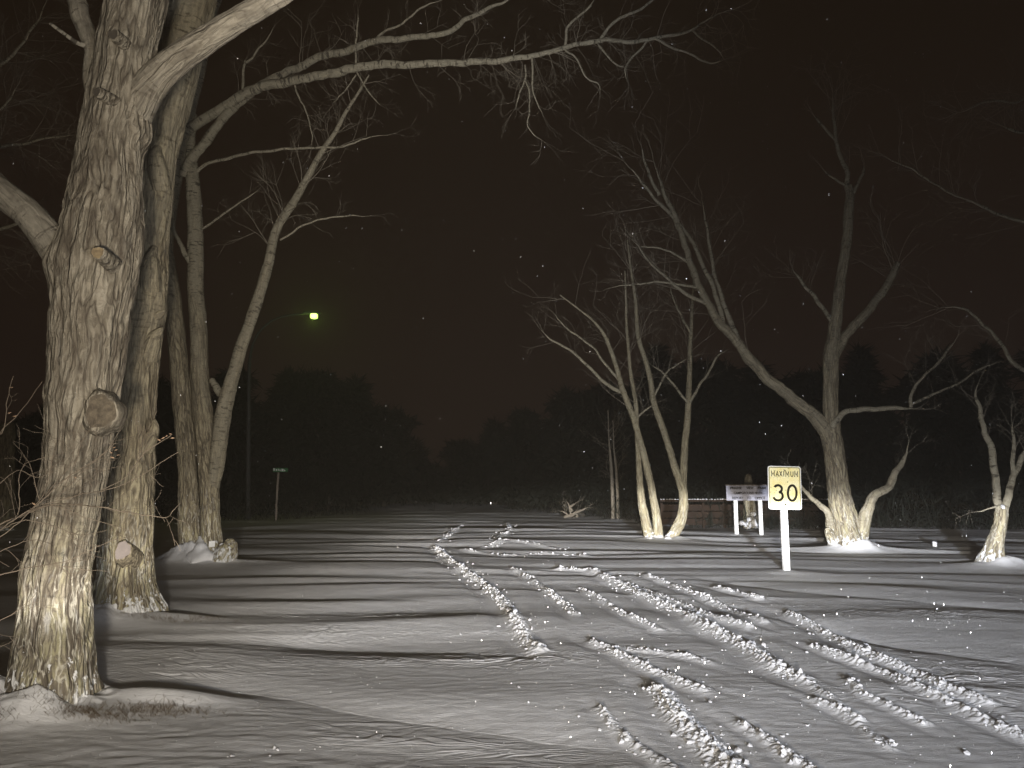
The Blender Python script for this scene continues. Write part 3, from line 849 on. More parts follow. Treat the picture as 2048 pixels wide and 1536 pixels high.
for pp in ([(1130, 96, 3.2, -1.1), (1131, 75, 2.8, -1.1), (1135, 57, 2.6, -1.1), (1149, 40, 2.4, -1.1), (1174, 18, 2.2, -1.1), (1190, -5, 1.8, -1.1)],
           [(1198, 84, 3.5, -1.2), (1206, 70, 3.2, -1.2), (1218, 56, 3, -1.2), (1242, 36, 2.8, -1.2), (1276, 20, 2.6, -1.2), (1307, 0, 2.3, -1.2), (1340, -20, 1.5, -1.2)],
           [(1296, 80, 2.4, -1.2), (1283, 95, 2.2, -1.2), (1262, 117, 2, -1.2), (1252, 138, 1.7, -1.2), (1254, 165, 1.2, -1.2)],
           [(1310, 76, 2.6, -1.2), (1341, 94, 2.3, -1.2), (1375, 107, 2.1, -1.2), (1423, 128, 1.8, -1.2), (1450, 118, 1, -1.2)],
           [(1383, 58, 2.2, -1.2), (1400, 76, 1.9, -1.2), (1430, 94, 1.6, -1.2), (1450, 118, 1, -1.2)],
           [(1195, 86, 2, -1.2), (1210, 110, 1.8, -1.2), (1232, 130, 1.6, -1.2), (1252, 136, 1.2, -1.2)],
           [(1130, 100, 2, -1.1), (1155, 122, 1.7, -1.1), (1176, 157, 1.5, -1.1), (1195, 170, 1.2, -1.1), (1200, 195, .8, -1.1)],
           [(1064, 112, 2.2, -1.1), (1064, 145, 2, -1.1), (1066, 175, 1.7, -1.1), (1074, 205, 1.4, -1.1), (1085, 235, .8, -1.1)],
           [(1050, 130, 1.9, -1.1), (1050, 160, 1.7, -1.1), (1036, 195, 1.5, -1.1), (1030, 220, .8, -1.1)],
           [(1050, 160, 1.5, -1.1), (1060, 190, 1.4, -1.1), (1058, 225, 1.2, -1.1), (1054, 250, 1, -1.1), (1070, 268, .9, -1.1), (1090, 285, .6, -1.1)],
           [(486, 192, 3.2, -.4), (485, 165, 2.8, -.4), (488, 132, 2.4, -.4), (510, 108, 2, -.4), (530, 85, 1.6, -.4), (550, 50, 1, -.4)],
           [(488, 132, 1.8, -.4), (490, 118, 1.5, -.4)],
           [(712, 135, 2.2, -.8), (713, 90, 2, -.8), (716, 55, 1.7, -.8), (718, 20, 1.2, -.8)],
           [(748, 83, 2.5, .3), (765, 65, 2.4, .3), (800, 50, 2.2, .3), (820, 35, 2, .3), (850, 12, 1.7, .3), (885, 0, 1.2, .3)],
           [(588, 165, 1.8, -.6), (600, 200, 1.7, -.6), (615, 225, 1.5, -.6), (622, 262, 1.3, -.6), (623, 298, 1, -.6)],
           [(712, 142, 1.8, -.8), (735, 180, 1.6, -.8), (762, 212, 1, -.8)],
           [(712, 150, 1.6, -.8), (695, 178, 1.4, -.8), (668, 206, 1, -.8)],
           [(392, 345, 4, .0), (413, 328, 3.2, -.1), (464, 314, 3, -.2), (512, 306, 2.8, -.3), (594, 297, 2.5, -.3), (642, 297, 2.3, -.3), (693, 290, 2, -.3), (744, 273, 1.6, -.3), (790, 268, 1, -.3)],
           [(400, 560, 8, 0), (390, 540, 6, -.05), (372, 508, 5, -.1), (354, 472, 4, -.1), (342, 440, 3, -.1)],
           [(456, 800, 9, -.1), (440, 782, 8, -.05), (424, 760, 6, 0)],
           [(560, 480, 2, -.2), (590, 461, 2, -.2), (618, 444, 1.8, -.2), (672, 434, 1.5, -.2), (741, 430, 1, -.2)],
           [(400, 460, 2.5, 0), (454, 424, 2, .1), (491, 400, 1.6, .1), (519, 376, 1, .1)]):
    Ct.limb('branch', pp, ns=10, step=.06, mx=(1, 1), knob=.1, twigs=BR(n=5, L=.5, r=.004, depth=1, t0=.3, t1=1, bias=(.1, 0, -.1), wig=.36, fork=2) if pp[0][2] < 3.8 else None)
Ct.limb('burl', [(440, 1130, 22, -.35), (452, 1108, 22, -.4), (460, 1090, 15, -.38), (463, 1080, 8, -.35)], ns=40, step=.03, furrow=.03, mx=(0, 0), label='squat ridged burl at the foot')
# snow heaped between the stems, and the small white reflector nailed to the middle stem
heap(Ct.root, Ct.org, [(400, 1122, 14.5, 26), (402, 1100, 14.6, 17), (401, 1084, 14.72, 10), (400, 1074, 14.8, 6), (412, 1112, 14.5, 16), (386, 1116, 14.5, 16), (425, 1118, 14.6, 17), (380, 1125, 14.6, 18), (442, 1122, 14.5, 12), (444, 1090, 14.55, 7), (362, 1128, 14.8, 12)])
(x, y, z), k = pw(424, 1088, 14.58)
w_ = 6 * k
pl = mesh_obj('reflector', np.array([(x + sx * w_, y + sy * .006, z + sz * w_ + sx * w_ * .12) for sy in (-1, 1) for sz in (-1, 1) for sx in (-1, 1)]) - Ct.org,
              [(0, 1, 3, 2), (4, 6, 7, 5), (0, 4, 5, 1), (2, 3, 7, 6), (0, 2, 6, 4), (1, 5, 7, 3)], None, m_white, Ct.root, False)
Ct.done()

# ---- tree D: clump of slim pale stems right of the middle
Dt = Tree('aspen_tree', 'slim pale aspen clump whose curved stems rise left of the white park board', (1325, 1076), 21.0, mat=m_bark_pale, seed=12)
tw = BR(n=14, L=1.3, r=.008, t0=.5, t1=1, bias=(0, 0, .5))
for (pp, b, tww) in (
    ([(1302, 1095, 10), (1299, 1076, 9.5), (1290, 1037, 9), (1283, 1000, 7.5), (1279, 955, 6.5), (1277, 915, 5.5), (1274, 870, 4.5), (1272, 810, 4.2), (1262, 752, 3.8), (1257, 700, 3.3), (1253, 650, 2.8), (1252, 600, 2.2), (1250, 540, 1.5)], 1, tw),
    ([(1318, 1095, 11, -.1), (1317, 1077, 9.5, -.1), (1314, 1040, 8.8, -.1), (1307, 1000, 7.8, -.1), (1301, 966, 7.2, -.1), (1289, 915, 7, -.1), (1277, 871, 6.3, -.1), (1267, 837, 6, -.1), (1253, 800, 6, -.1), (1243, 773, 5.4, -.1), (1235, 742, 4.5, -.1), (1223, 705, 4, -.1), (1209, 671, 3.4, -.1), (1189, 644, 2.6, -.1), (1165, 624, 2, -.1), (1120, 590, 1.2, -.1)], 1, tw),
    ([(1326, 1090, 9, .1), (1338, 1079, 9.5, .05), (1352, 1060, 10.5), (1364, 1032, 10), (1367, 990, 8.6), (1360, 962, 8.6), (1351, 939, 7.5), (1338, 895, 6.6), (1321, 844, 6.2), (1307, 803, 5.8), (1300, 756, 5.2), (1290, 718, 5), (1279, 685, 4.5), (1274, 650, 4), (1271, 600, 3.4), (1262, 540, 2.5), (1255, 480, 1.5)], 1, tw),
    ([(1366, 985, 7.5, .05), (1367, 940, 7.4, .05), (1370, 888, 6.8, .05), (1375, 837, 6.3, .05), (1377, 800, 6, .05), (1379, 752, 5, .05), (1380, 702, 4.6, .05), (1382, 661, 4, .05), (1385, 600, 2.6, .05), (1388, 550, 1.5, .05)], 0, tw)):
    Dt.limb('trunk', pp, ns=24, step=.07, mx=(0, .9), furrow=.004, knob=.08, base=bool(b), twigs=tww)
for pp in ([(1245, 785, 4), (1219, 773, 3.6), (1175, 732, 3), (1142, 702, 2.5), (1101, 678, 2), (1074, 651, 1.2)],
           [(1238, 760, 3), (1209, 725, 2.4), (1186, 695, 2), (1135, 656, 1.6), (1100, 620, 1)],
           [(1379, 805, 3.2), (1396, 776, 2.7), (1416, 746, 2.3), (1435, 715, 2), (1457, 698, 1.2)],
           [(1375, 805, 2.6), (1345, 766, 2.1), (1321, 742, 1.6), (1300, 728, 1)],
           [(1309, 792, 2.2), (1331, 752, 1.9), (1355, 729, 1.6), (1380, 716, 1)],
           [(1381, 665, 2.8), (1365, 637, 2.2), (1348, 600, 1.7), (1338, 565, 1)],
           [(1274, 838, 2.2), (1290, 820, 1.9), (1305, 810, 1.2)]):
    Dt.limb('branch', pp, ns=10, step=.07, mx=(1, 1), twigs=BR(n=7, L=.9, r=.006, depth=1, t0=.3))
heap(Dt.root, Dt.org, [(1300, 1080, 20.7, 9), (1290, 1083, 20.7, 7), (1336, 1082, 20.6, 10), (1350, 1082, 20.7, 8), (1305, 1066, 20.75, 4)], seed=4)
Dt.done()

# ---- tree E: big dark tree behind the speed sign
E = Tree('elm_tree', 'big spreading elm with pale ridged foot, just right of the yellow speed sign', (1697, 1092), 17.9, mat=m_bark, seed=15)
E.limb('trunk', [(1699, 1125, 36), (1697, 1092, 31), (1691, 1050, 25.5), (1683, 1015, 23), (1676, 970, 21), (1671, 930, 20), (1667, 890, 19), (1663, 862, 17), (1661, 820, 14.5), (1661, 757, 14), (1662, 710, 14.5), (1667, 670, 12), (1673, 630, 11), (1680, 570, 10), (1687, 527, 9.5), (1695, 469, 9), (1697, 422, 9), (1700, 390, 7.5), (1699, 370, 5)],
       ns=84, step=.05, mx=(-.3, .8), furrow=.022, knob=.05, base=True)
big = BR(n=16, L=1.5, r=.006, t0=.3, t1=1, bias=(0, 0, .3))
for pp, tww in (
    ([(1664, 900, 14), (1655, 866, 15.5), (1639, 844, 14), (1617, 822, 12.5), (1595, 806, 12), (1561, 777, 11.5), (1521, 744, 11), (1490, 705, 10), (1470, 678, 9), (1440, 647, 8.2), (1418, 612, 7.4), (1405, 584, 7), (1388, 548, 6.6), (1375, 509, 6.2), (1366, 477, 5.8), (1353, 441, 5.5), (1339, 408, 5), (1323, 376, 4.5), (1313, 337, 3.6), (1300, 294, 2)], big),
    ([(1478, 690, 6), (1470, 665, 5.5), (1453, 623, 4.8), (1437, 574, 4), (1424, 525, 3.4), (1418, 477, 2.8), (1408, 428, 2.2), (1403, 382, 1.5)], big),
    ([(1447, 655, 5), (1436, 600, 4.6), (1414, 548, 4.2), (1392, 499, 4), (1366, 457, 3.8), (1339, 425, 3.5), (1307, 395, 3), (1278, 356, 2.5), (1239, 311, 1.6)], big),
    ([(1318, 390, 3.5), (1291, 330, 2.5), (1281, 288, 1.5)], None),
    ([(1410, 606, 4), (1366, 584, 3.5), (1339, 561, 3), (1310, 535, 2.5), (1291, 513, 2), (1258, 473, 1.5)], BR(n=12, L=1.1, r=.006)),
    ([(1400, 575, 3.2), (1343, 566, 2.2), (1294, 565, 1.9), (1216, 576, 1.2)], BR(n=8, L=.9, r=.005)),
    ([(1376, 525, 2.8), (1333, 500, 2.1), (1300, 493, 1.7), (1268, 495, 1)], BR(n=8, L=.9, r=.005)),
    ([(1663, 722, 11), (1670, 708, 11), (1686, 680, 9.2), (1712, 646, 8.6), (1742, 616, 8), (1763, 586, 7.6), (1785, 547, 6.8), (1797, 524, 5.5)], BR(n=14, L=1.3, r=.008, t0=.7)),
    ([(1668, 650, 5), (1655, 628, 4.2), (1626, 590, 3.6), (1604, 565, 3), (1585, 535, 2)], BR(n=8, L=.9, r=.006)),
    ([(1700, 395, 6), (1694, 371, 5.2), (1695, 344, 4.4), (1680, 309, 4), (1672, 277, 3.5), (1668, 234, 2.5), (1664, 176, 1.5)], BR(n=14, L=1.2, r=.006)),
    ([(1673, 282, 3.2), (1652, 258, 2.8), (1629, 230, 1.8)], None),
    ([(1696, 375, 3), (1672, 359, 2.2), (1645, 340, 1.6)], None),
    ([(1702, 392, 5), (1713, 372, 3.4), (1726, 346, 2.8), (1728, 330, 2)], None),
    ([(1662, 868, 8, -.05), (1668, 846, 6.5, -.15), (1686, 827, 5.6, -.2), (1712, 820, 5.2, -.2), (1750, 818, 5, -.2), (1793, 816, 4.6, -.2), (1831, 816, 4, -.2)], None),
    ([(1822, 815, 3.6, -.2), (1823, 788, 3.1, -.2), (1840, 758, 2.7, -.2), (1879, 723, 2.5, -.2), (1900, 698, 2, -.2), (1918, 668, 1.4, -.2)], BR(n=10, L=.8, r=.005)),
    ([(1824, 808, 2.8, -.2), (1875, 786, 2.4, -.2), (1918, 766, 2.1, -.2), (1965, 736, 1.8, -.2), (2017, 719, 1.2, -.2)], BR(n=8, L=.8, r=.005)),
    ([(1714, 1090, 17, .0), (1721, 1068, 15.5, -.05), (1727, 1045, 13.5, -.05), (1737, 1015, 10.5, -.05), (1750, 990, 8.5), (1780, 972, 7.5), (1790, 945, 6.4), (1806, 918, 4.4), (1820, 880, 2)], BR(n=4, L=.6, r=.006, t0=.6)),
    ([(1670, 1085, 12, .1), (1660, 1060, 9, .05), (1657, 1026, 6.5), (1640, 1010, 5.4), (1613, 985, 3.8), (1588, 955, 2.2)], BR(n=5, L=.7, r=.005, t0=.6))):
    E.limb('branch', pp, ns=20 if pp[0][2] > 6 else 10, step=.06, mx=(.2, 1) if pp[0][2] > 9 else (1, 1), furrow=.006 if pp[0][2] > 9 else 0, knob=.09, twigs=tww)
E.limb('burl', [(1668, 1085, 12, -.1), (1658, 1066, 9, -.1), (1655, 1056, 5, -.1)], ns=18, step=.04)

E.done()

# ---- tree F: small forked tree at the right edge
Ft = Tree('ash_tree', 'small forked tree with a snow plug in its fork, near the right edge', (1987, 1128), 14.5, mat=m_bark, seed=19)
Ft.limb('trunk', [(1980, 1155, 25), (1982, 1128, 22), (1989, 1092, 16), (1998, 1060, 12.5), (2003, 1032, 11.5), (2004, 1012, 11)], ns=56, step=.04, mx=(0, .3), furrow=.014, base=True)
for pp in ([(2000, 1025, 8), (1997, 1005, 7.5), (1989, 951, 7), (1982, 895, 6.2), (1969, 861, 5), (1957, 809, 3.4), (1953, 788, 2.2), (1965, 750, 1.3)],
           [(2008, 1025, 8), (2012, 1007, 7.2), (2023, 968, 6.2), (2034, 938, 5.4), (2048, 908, 5), (2080, 855, 4), (2100, 800, 2)],
           [(2022, 972, 5), (2025, 921, 4), (2023, 844, 2.2)],
           [(1994, 1012, 2, -.1), (1976, 1020, 1.4, -.15), (1955, 1024, .8, -.2)]):
    Ft.limb('branch', pp, ns=16, step=.05, mx=(.8, 1), knob=.08, twigs=BR(n=8, L=.7, r=.005, t0=.5, depth=1) if pp[0][2] > 2 else None)
heap(Ft.root, Ft.org, [(2005, 1012, 14.4, 6), (2007, 1017, 14.35, 5)], 'snow_plug', seed=9)

Ft.done()

# ---- tree G: right-hand tree whose limbs reach into the frame
Gt = Tree('maple_tree', 'tree at the far right edge of which only the reaching limbs show', (2190, 1115), 16.0, mat=m_bark, seed=23)
Gt.limb('trunk', [(2190, 1150, 26), (2190, 1110, 24), (2180, 950, 20), (2170, 780, 18), (2175, 600, 15), (2165, 420, 12), (2160, 250, 9), (2150, 80, 6)], ns=30, step=.1, mx=(0, .5), furrow=.012)
for pp in ([(2172, 800, 6), (2100, 765, 5), (2048, 740, 4.4), (2021, 719, 4), (2004, 689, 3.5), (1978, 659, 3), (1944, 629, 2.5), (1909, 614, 2), (1858, 620, 1.2)],
           [(2165, 480, 5), (2090, 445, 4), (2048, 443, 3.6), (2008, 433, 3), (1968, 414, 2.6), (1945, 404, 2), (1914, 404, 1.2)],
           [(2160, 300, 5), (2090, 260, 4), (2048, 265, 3.2), (2023, 258, 2.6), (1996, 246, 1.6)],
           [(2155, 250, 4), (2080, 200, 3), (2030, 205, 2.2), (1975, 204, 1.8), (1940, 218, 1.4), (1900, 232, 1)],
           [(1990, 425, 1.6), (1900, 385, 1.8), (1860, 360, 1.8), (1810, 332, 1.6), (1755, 305, 1.2)]):
    Gt.limb('branch', pp, ns=10, step=.08, mx=(1, 1), knob=.09, twigs=BR(n=14, L=1.0, r=.005, t0=.3, bias=(-.5, 0, .2)))
Gt.done()

# ---- thin twiggy tree out of frame to the left whose crown shows above the big poplar
Lt = Tree('bare_tree', 'thin bare twigs of a tree showing behind and left of the huge poplar', (-260, 1200), 11.0, mat=m_bark, seed=29)
Lt.limb('trunk', [(-260, 1260, 26), (-255, 1150, 22), (-240, 900, 18), (-220, 600, 15), (-210, 300, 11), (-190, 0, 7)], ns=24, step=.1, mx=(0, .6), furrow=.01)
for pp in ([(-222, 620, 6), (-120, 520, 5), (-30, 470, 4), (40, 440, 3), (90, 400, 2)], [(-215, 420, 5), (-100, 330, 4), (0, 295, 3), (60, 285, 2.4), (130, 270, 1.6), (170, 268, 1)],
           [(-205, 250, 5), (-80, 180, 4), (20, 120, 3), (70, 40, 2), (100, -20, 1.2)], [(-210, 350, 4), (-80, 260, 3), (0, 220, 2), (40, 160, 1.5)]):
    Lt.limb('branch', pp, ns=10, step=.08, mx=(1, 1), twigs=BR(n=24, L=1.0, r=.005, t0=.3, bias=(.4, 0, .1)))
Lt.done()

# ------------------------------------------------------------------ the shrub whose bare shoots sweep in front of the big poplar
sh = Tree('shrub', 'leafless shrub whose thin shoots sweep in from the left across the huge poplar', (-70, 1330), 4.75, mat=m_bark, seed=31, cat='shrub')
T_ = sh.tw
def shoot(pts, r0, r1, n=0, L=.25, dy=0.0):
    P = []
    for i, p in enumerate(pts):
        (x, y, z), k = pw(p[0], p[1], 4.75 + dy + .05 * math.sin(i * 1.7 + p[0])); P.append((x, y, z))
    C = catmull(P, .035)
    C = C + .003 * np.stack([pn2(C[:, 0] * 18, C[:, 2] * 18, q) for q in (1, 2, 3)], 1) * 2
    T_.line(C, r0, r1, 5)
    if n: T_.along(C, n=n, L=L, r=max(r1, .0016), depth=1, t0=.2, t1=1, bias=(.3, 0, .3), wig=.25, fork=2)


for pts, r0, r1, n, dy in (
    ([(-90, 1300), (-50, 1120), (0, 1061), (31, 1037), (74, 1010), (129, 959), (190, 920), (232, 885)], .008, .002, 7, 0),
    ([(-90, 1290), (-40, 1090), (0, 1049), (47, 1030), (101, 1010), (156, 1010), (203, 1014), (242, 1022), (300, 1032), (332, 1035), (345, 1022), (360, 1006)], .008, .0018, 8, .05),
    ([(40, 1035), (78, 1014), (156, 990), (219, 979), (266, 959), (312, 932), (357, 903)], .004, .0016, 6, .02),
    ([(200, 983), (250, 955), (290, 905), (315, 888), (343, 870)], .0025, .002, 4, .05),
    ([(-80, 1280), (-40, 940), (0, 866), (35, 830), (62, 795), (84, 764)], .005, .0014, 2, -.1),
    ([(-6, 872), (8, 858), (15, 800), (26, 752)], .003, .0014, 1, -.1),
    ([(-10, 1060), (35, 1030), (38, 960), (48, 930), (80, 918), (130, 905)], .004, .0016, 4, .1),
    ([(80, 1000), (60, 930), (35, 895), (28, 885)], .003, .0016, 2, .1),
    ([(-20, 985), (20, 950), (40, 940), (80, 955), (120, 920)], .003, .0016, 3, 0),
    ([(-80, 1300), (-30, 1165), (0, 1151), (58, 1135), (129, 1123), (187, 1096), (242, 1077), (268, 1073)], .005, .0015, 5, 0),
    ([(-80, 1300), (-30, 1120), (0, 1104), (35, 1088), (70, 1080), (110, 1090)], .005, .0015, 4, .06),
    ([(-30, 1080), (40, 1042), (100, 1050), (160, 1070), (215, 1060)], .004, .0015, 6, .02),
    ([(60, 1020), (110, 1012), (170, 1035), (225, 1050), (262, 1062)], .003, .0014, 5, -.05),
    ([(-40, 1100), (20, 1060), (80, 1000), (95, 960), (110, 900), (130, 840)], .004, .0014, 5, -.05),
    ([(90, 990), (140, 930), (150, 890), (148, 860)], .003, .0015, 4, .0),
    ([(-80, 1330), (-30, 1260), (0, 1240), (30, 1225), (60, 1200), (75, 1180)], .004, .0014, 3, 0),
    ([(-80, 1330), (-30, 1300), (10, 1290), (35, 1275)], .005, .0014, 3, 0),
    ([(110, 1000), (170, 940), (215, 900), (240, 860)], .003, .0014, 5, .02),
    ([(130, 970), (160, 900), (170, 870), (200, 840)], .003, .0014, 5, .04),
    ([(110, 1130), (170, 1140), (220, 1142)], .0025, .0014, 2, .02)):
    shoot(pts, r0, r1, n, .22, dy)
sh.root.location = tuple(sh.org)
ob = T_.build('shoots', m_shoot, sh.root, sh.org); ob['kind'] = 'stuff'
# dry leaves and buds hanging on the shoots
lr = random.Random(5)
V, Qd = [], []
for (px, py) in ((22, 775), (18, 826), (30, 832), (318, 880), (326, 876), (333, 872), (341, 868), (345, 876), (222, 905), (225, 915), (232, 900), (228, 895), (236, 910), (68, 1008), (150, 955)):
    (x, y, z), k = pw(px, py, 4.72)
    a = lr.uniform(-.6, .6); L = lr.uniform(.010, .017); w = L * .28
    c0 = np.array((x, y, z)); d = np.array((math.cos(a), .2, math.sin(a))) * L; s = np.array((-math.sin(a), .3, math.cos(a))) * w
    b = len(V); V += [c0 - d, c0 + s, c0 + d, c0 - s, c0 + np.array((0, -.003, 0))]
    Qd += [(b, b + 4, b + 1), (b + 1, b + 4, b + 2), (b + 2, b + 4, b + 3), (b + 3, b + 4, b), (b, b + 1, b + 2), (b, b + 2, b + 3)]
mesh_obj('dry_leaves', np.array(V) - sh.org, None, Qd, m_leaf, sh.root, False)

# ------------------------------------------------------------------ boxes and profile helpers
def box(cx, cy, cz, sx, sy, sz, bev=0.0, rot=0.0):
    import bmesh
    bm = bmesh.new(); bmesh.ops.create_cube(bm, size=1)
    for v in bm.verts: v.co = Vector((v.co.x * sx, v.co.y * sy, v.co.z * sz))
    if bev: bmesh.ops.bevel(bm, geom=bm.edges[:], offset=bev, segments=2, affect='EDGES', profile=.6)
    M = Matrix.Translation((cx, cy, cz)) @ Matrix.Rotation(rot, 4, 'Y')
    bm.transform(M)
    return bm


def bm_obj(name, bm, mat, parent=None, smooth=False):
    me = bpy.data.meshes.new(name); bm.to_mesh(me); bm.free(); me.materials.append(mat)
    ob = bpy.data.objects.new(name, me); COL.objects.link(ob)
    if parent: ob.parent = parent
    for p in me.polygons: p.use_smooth = smooth
    return ob


def rrect(w, h, r, n=6):
    P = []
    for cx, cz, a0 in ((w / 2 - r, h / 2 - r, 0), (-w / 2 + r, h / 2 - r, 90), (-w / 2 + r, -h / 2 + r, 180), (w / 2 - r, -h / 2 + r, 270)):
        for i in range(n + 1):
            a = R(a0 + 90 * i / n); P.append((cx + r * math.cos(a), cz + r * math.sin(a)))
    return P


def plate(name, w, h, r, y0, y1, mat, parent, cx=0, cz=0):
    P = rrect(w, h, r); n = len(P)
    V = [(x + cx, y0, z + cz) for x, z in P] + [(x + cx, y1, z + cz) for x, z in P] + [(cx, y0, cz), (cx, y1, cz)]
    T = []
    Q = []
    for i in range(n):
        j = (i + 1) % n
        T += [(2 * n, i, j), (2 * n + 1, n + j, n + i)]; Q.append((i, i + n, j + n, j))
    return mesh_obj(name, V, Q, T, mat, parent, False)


def strokes(name, lines, wd, y, mat, parent, closed=(), thick=.002):
    """flat painted strokes of width wd as thin raised paint"""
    V, Q = [], []
    for li, L in enumerate(lines):
        P = [Vector((a, 0, b)) for a, b in L]; n = len(P); cl = li in closed
        b0 = len(V)
        for i, p in enumerate(P):
            pv = P[(i - 1) % n] if (i or cl) else None; nx = P[(i + 1) % n] if (i < n - 1 or cl) else None
            d1 = (p - pv).normalized() if pv is not None else None; d2 = (nx - p).normalized() if nx is not None else None
            if d1 is None: d1 = d2
            if d2 is None: d2 = d1
            d = (d1 + d2).normalized(); nn = Vector((-d.z, 0, d.x)); s = wd / 2 / max(.45, d.dot(d1))
            for e in (1, -1):
                q = p + nn * s * e; V += [(q.x, y, q.z), (q.x, y + thick, q.z)]
        m = n if cl else n - 1
        for i in range(m):
            a, b = b0 + 4 * i, b0 + 4 * ((i + 1) % n)
            Q += [(a, b, b + 2, a + 2), (a + 1, a, a + 2, a + 3)[::1], (a, a + 1, b + 1, b), (a + 2, b + 2, b + 3, a + 3)]
    return mesh_obj(name, V, [q for q in Q], None, mat, parent, False)


# ------------------------------------------------------------------ speed sign
SY = 13.35
(bx_, by_, bz_), k_ = pw(1575, 1145, SY)
s30 = empty('speed_sign', (bx_, SY, h1(bx_, SY)), 'yellowed rectangular MAXIMUM 30 sign on a white square wooden post', 'road sign')
gz = h1(bx_, SY)
(tx, ty, tz), _ = pw(1569, 1012, SY)
lean = math.atan2(tx - bx_, tz - gz)
pm = box(0, .05, .5, .112, .09, 2.2, .006)
po = bm_obj('post', pm, m_white, s30); po.location = (0, 0, .0); po.rotation_euler = (0, lean, 0)
for v in po.data.vertices:
    if v.co.z < .5: v.co.x *= 1.0
    else: v.co.x *= .86
(cx, cy, cz), _ = pw(1568.5, 975.5, SY)
pan = empty('sign_panel', (0, 0, 0), None, None)
pan.parent = s30; pan.location = (cx - bx_, -.02, cz - gz); pan.rotation_euler = (0, R(1.2), R(5))
del_keys = [k for k in pan.keys()]
for k in del_keys: del pan[k]
SW, SH = .605, .755
pl = plate('border', SW, SH, .045, -.003, .003, m_white, pan)
face = plate('face', SW - .026, SH - .026, .034, -.0055, -.0035, m_yel, pan)
face.data.transform(Matrix.Translation((0, 0, SH / 2))); face.location = (0, 0, -SH / 2)
def zs(x, y):
    # coordinates measured on the sign in the photograph -> metres on the panel
    yy = (1380 - y) / 1200
    xl = 215 + 15 * (1 - yy); xr = 1135 + 45 * (1 - yy)
    return ((x - xl) / (xr - xl) - .5) * SW, (yy - .5) * SH


brd = rrect(SW - .048, SH - .048, .028)
strokes('border_line', [brd], .0100, -.0075, m_black, pan, closed=(0,))
def arc(cx, cy, rx, ry, a0, a1, n=22):
    return [zs(cx + rx * math.cos(R(a)), cy - ry * math.sin(R(a))) for a in np.linspace(a0, a1, n)]


three = arc(498, 815, 108, 100, 152, -62, 20) + [zs(520, 905)]
three2 = [zs(520, 905)] + arc(498, 1012, 132, 122, 52, -165, 22)
zero = arc(898, 922, 122, 212, 0, 345, 36)
strokes('numerals', [three, three2, zero], .041, -.0078, m_black, pan, closed=(2,))
letters = []
def mk(x0, w):
    return [zs(x0, 472), zs(x0, 320), zs(x0 + w * .5, 425), zs(x0 + w, 320), zs(x0 + w, 472)]
letters.append(mk(315, 88))
letters += [[zs(437, 478), zs(480, 322), zs(520, 470)], [zs(452, 425), zs(506, 425)]]
letters += [[zs(545, 468), zs(610, 322)], [zs(545, 322), zs(618, 468)]]
letters += [[zs(662, 468), zs(662, 322)], [zs(660, 330), zs(690, 290), zs(706, 318)]]
letters.append(mk(718, 84))
letters += [[zs(856, 322), zs(858, 420), zs(870, 455), zs(890, 466), zs(908, 455), zs(920, 420), zs(922, 322)]]
letters.append(mk(966, 84))
strokes('lettering', letters, .0130, -.0078, m_black, pan)
bz = zs(712, 1245)
hb = box(bz[0], -.010, bz[1], .026, .010, .026, .006); bm_obj('bolt', hb, m_black, pan)

# ------------------------------------------------------------------ white park board on two posts
PYd = 22.6
(bx_, _, _), k_ = pw(1498, 1070, PYd)
gz = h1(bx_, PYd)
pk = empty('park_sign', (bx_, PYd, gz), 'white campground board on two white posts, behind and left of the yellow sign', 'sign board')
def lx(px, py):
    (x, y, z), k = pw(px, py, PYd); return x - bx_, z - gz
x0, z0 = lx(1453, 1001); x1, z1 = lx(1592, 971)
bm_obj('board', box((x0 + x1) / 2, 0, (z0 + z1) / 2, x1 - x0, .04, z1 - z0, .006), m_board, pk)
bm_obj('top_edge', box((x0 + x1) / 2, 0, z1 + .012, x1 - x0 + .03, .07, .02, .004), m_post, pk)
for px in (1474.5, 1524):
    a, b = lx(px, 1070)
    bm_obj('post', box(a, .07, (z0 - .35) / 2 + .0, .108, .09, z0 + .4, .006), m_white, pk)
def text(name, s, xl, xr, zb, ht, y, parent, bold=.035):
    cu = bpy.data.curves.new(name, 'FONT'); cu.body = s; cu.size = 1; cu.offset = bold; cu.extrude = .004
    tmp = bpy.data.objects.new(name, cu); COL.objects.link(tmp)
    bpy.context.view_layer.update()
    me = bpy.data.meshes.new_from_object(tmp.evaluated_get(bpy.context.evaluated_depsgraph_get()))
    bpy.data.objects.remove(tmp)
    co = np.array([v.co[:] for v in me.vertices])
    mn, mxx = co.min(0), co.max(0)
    sx_, sz_ = (xr - xl) / (mxx[0] - mn[0]), ht / (mxx[1] - mn[1])
    for v in me.vertices:
        v.co = Vector((xl + (v.co.x - mn[0]) * sx_, y - v.co.z * .3, zb + (v.co.y - mn[1]) * sz_))
    me.name = name; me.materials.clear(); me.materials.append(m_black)
    ob = bpy.data.objects.new(name, me); COL.objects.link(ob); ob.parent = parent
    return ob
def trow(s, pa, pb, pz, hpx=5.2):
    a, z = lx(pa, pz); b, _ = lx(pb, pz)
    text('lettering', s, a, b, z, hpx * k_, -.026, pk)
trow('PRAIRIE', 1460, 1483, 978.5); trow('VIEW', 1492, 1507, 978.5); trow('PARK', 1515, 1533, 978.5)
trow('CAMPGROUND', 1467, 1508, 988.5); trow('REPORT', 1464, 1487, 998.5); trow('TO', 1493, 1502, 998.5); trow('OFFICE', 1509, 1530, 998.5)
a, z = lx(1510, 986); b, _ = lx(1524, 986); a2, z2 = lx(1513, 988.4)
strokes('arrow', [[(a, z), (b, z)], [(a + .05, z + .03), (a, z), (a + .05, z - .03)]], .022, -.028, m_black, pk)

